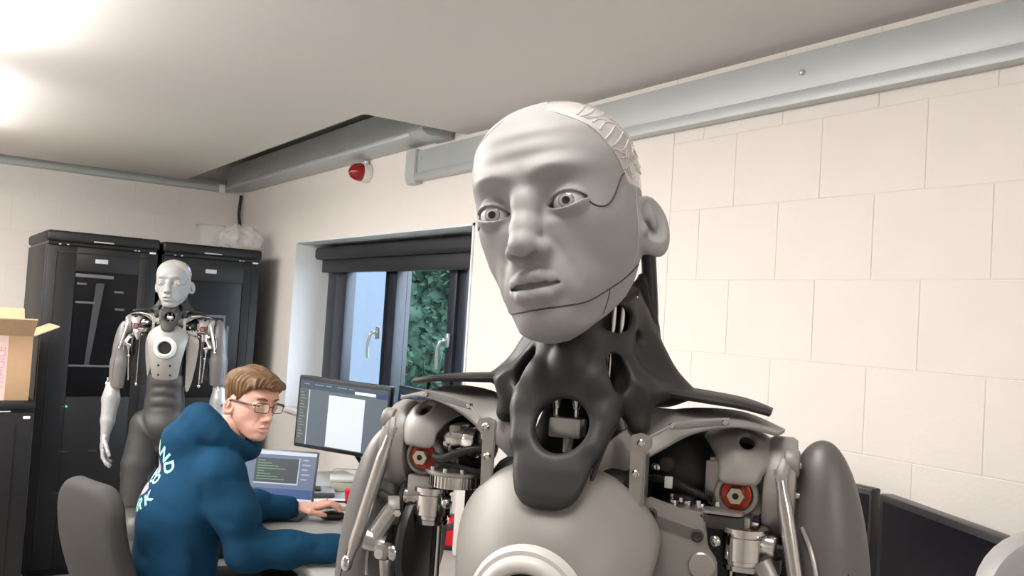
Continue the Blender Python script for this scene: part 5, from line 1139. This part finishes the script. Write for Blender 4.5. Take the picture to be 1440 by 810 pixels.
strand = .0025*np.sin(190*(x+0.35*z+0.2*np.sin(25*y)))+.0025*np.sin(90*x+60*z+20*np.sin(30*y))
ear = np.sqrt(((np.abs(x)-.078)/.030)**2+((y-.014)/.026)**2+((z+.010)/.036)**2)-1
hv.D = smax(smax(D0-thick-strand, (line+.004*np.sin(90*x+20*y)-z), .010), -ear*.02, .006).astype(np.float32)
hair_v = Vol((-.106, -.132, -.126), (.106, .112, .155), 0.0019)
hair_v.D[:hv.D.shape[0], :hv.D.shape[1], :] = 1.0; nz_ = min(hv.D.shape[2], hair_v.D.shape[2]); hair_v.D[:, :, :nz_] = hv.D[:, :, :nz_]
# crown volume above the head grid
x, y, z = hair_v.ax[0][:, None, None], hair_v.ax[1][None, :, None], hair_v.ax[2][None, None, :]
cr = (np.sqrt((x/.078)**2+((y-.006)/.098)**2+((z-.052)/.080)**2)-1)*.075+.0025*np.sin(190*(x+.3*y))+.0030*np.sin(80*x+60*y)
hair_v.D = smin(hair_v.D, smax(cr, .060+.20*np.clip(-y-.03, 0, 1)-z, .01), .01).astype(np.float32)
hair_v.ell((.012, -.070, .086), (.050, .014, .014), k=.012)
link('hair', hair_v.mesh('hair', m_hair), head)
for sg in (1, -1): MB().ribbon([(.014*sg, -.0935, .031), (.030*sg, -.092, .0355), (.047*sg, -.079, .032)], [(0, 0, .0028), (0, 0, .003), (0, 0, .0015)], .003).build('eyebrow', m_hair, head)
gl = empty('spectacles', (0, 0, 0), 0, head)
m_gl = mat('spectacle_frame', (0.03, 0.025, 0.022), 0.3); m_lens = mat('spectacle_lens', (0.95, 0.97, 0.97), 0.02, alpha=0.16, spec=0.8)
for sg in (1, -1):
    P = [((a+.0335)*sg, -.104+.35*abs(a+.0335)**2*8, c+.006) for a, c in rrect(.052, .032, .010, 4)]; P.append(P[0])
    MB().tube(P, .0013, 6, sm=1).build('rim', m_gl, gl)
    MB().tube([P[0], P[5], P[9], P[0]][:2]+[((.0335+.0)*sg, -.101, .0222)], .0009, 6, sm=1).build('top_bar', m_gl, gl)
    bm = bmesh.new(); f = bm.faces.new([bm.verts.new(p) for p in P[:-1]]); me = bpy.data.meshes.new('lens'); bm.to_mesh(me); bm.free(); me.materials.append(m_lens); link('lens', me, gl)
    MB().tube([(.059*sg, -.095, .014), (.071*sg, -.080, .013), (.0755*sg, -.03, .010), (.077*sg, .012, .006), (.077*sg, .026, -.008)], .0034, 8).build('temple_arm', m_gl, gl)
    MB().box((.066*sg, -.089, .0135), (.006, .005, .006), .001).build('hinge', m_nut, gl)
MB().tube([(-.0085, -.103, .010), (0, -.106, .013), (.0085, -.103, .010)], .0014, 6).build('bridge', m_gl, gl)
# hands
def hand(side, wrist, ang, name, curl):
    v = Vol((-.04, -.065, -.045), (.215, .065, .075), 0.0023); s = side       # local: +x fingers, palm down
    v.chain([(-.03, 0, .012), (.02, 0, .016)], [.025, .025], k=.012, sc=(1, 1.1, .85)); v.ell((.065, 0, .020), (.050, .040, .016), k=.014)
    for yy, L_, l0 in ((.031, .070, .100), (.011, .080, .106), (-.010, .074, .104), (-.030, .058, .094)):
        y0 = yy*s; z0 = .026
        v.chain([(l0-.02, y0*.9, z0-.004), (l0+L_*.32, y0*1.05, z0+.010-curl*.2), (l0+L_*.66, y0*1.12, z0+.002-curl*.5), (l0+L_*.92, y0*1.15, z0-.012-curl*.6)], [.0098, .0092, .0084, .0074], k=.004)
    v.chain([(.020, .026*s, .014), (.052, .050*s, .008), (.085, .056*s, .002), (.108, .054*s, -.003)], [.014, .0115, .0098, .0082], k=.008)
    o = link(name, v.mesh(name, m_skin), person, wrist); o.rotation_euler = (0, 0, ang); return o
hand(-1, (ARM_L[2][0]+.005, ARM_L[2][1], ARM_L[2][2]-.012), R(-20), 'hand', .004)   # left hand on the mouse, thumb towards the viewer
hand(1, (ARM_R[2][0]+.005, ARM_R[2][1], ARM_R[2][2]-.018), R(-10), 'hand', .016)
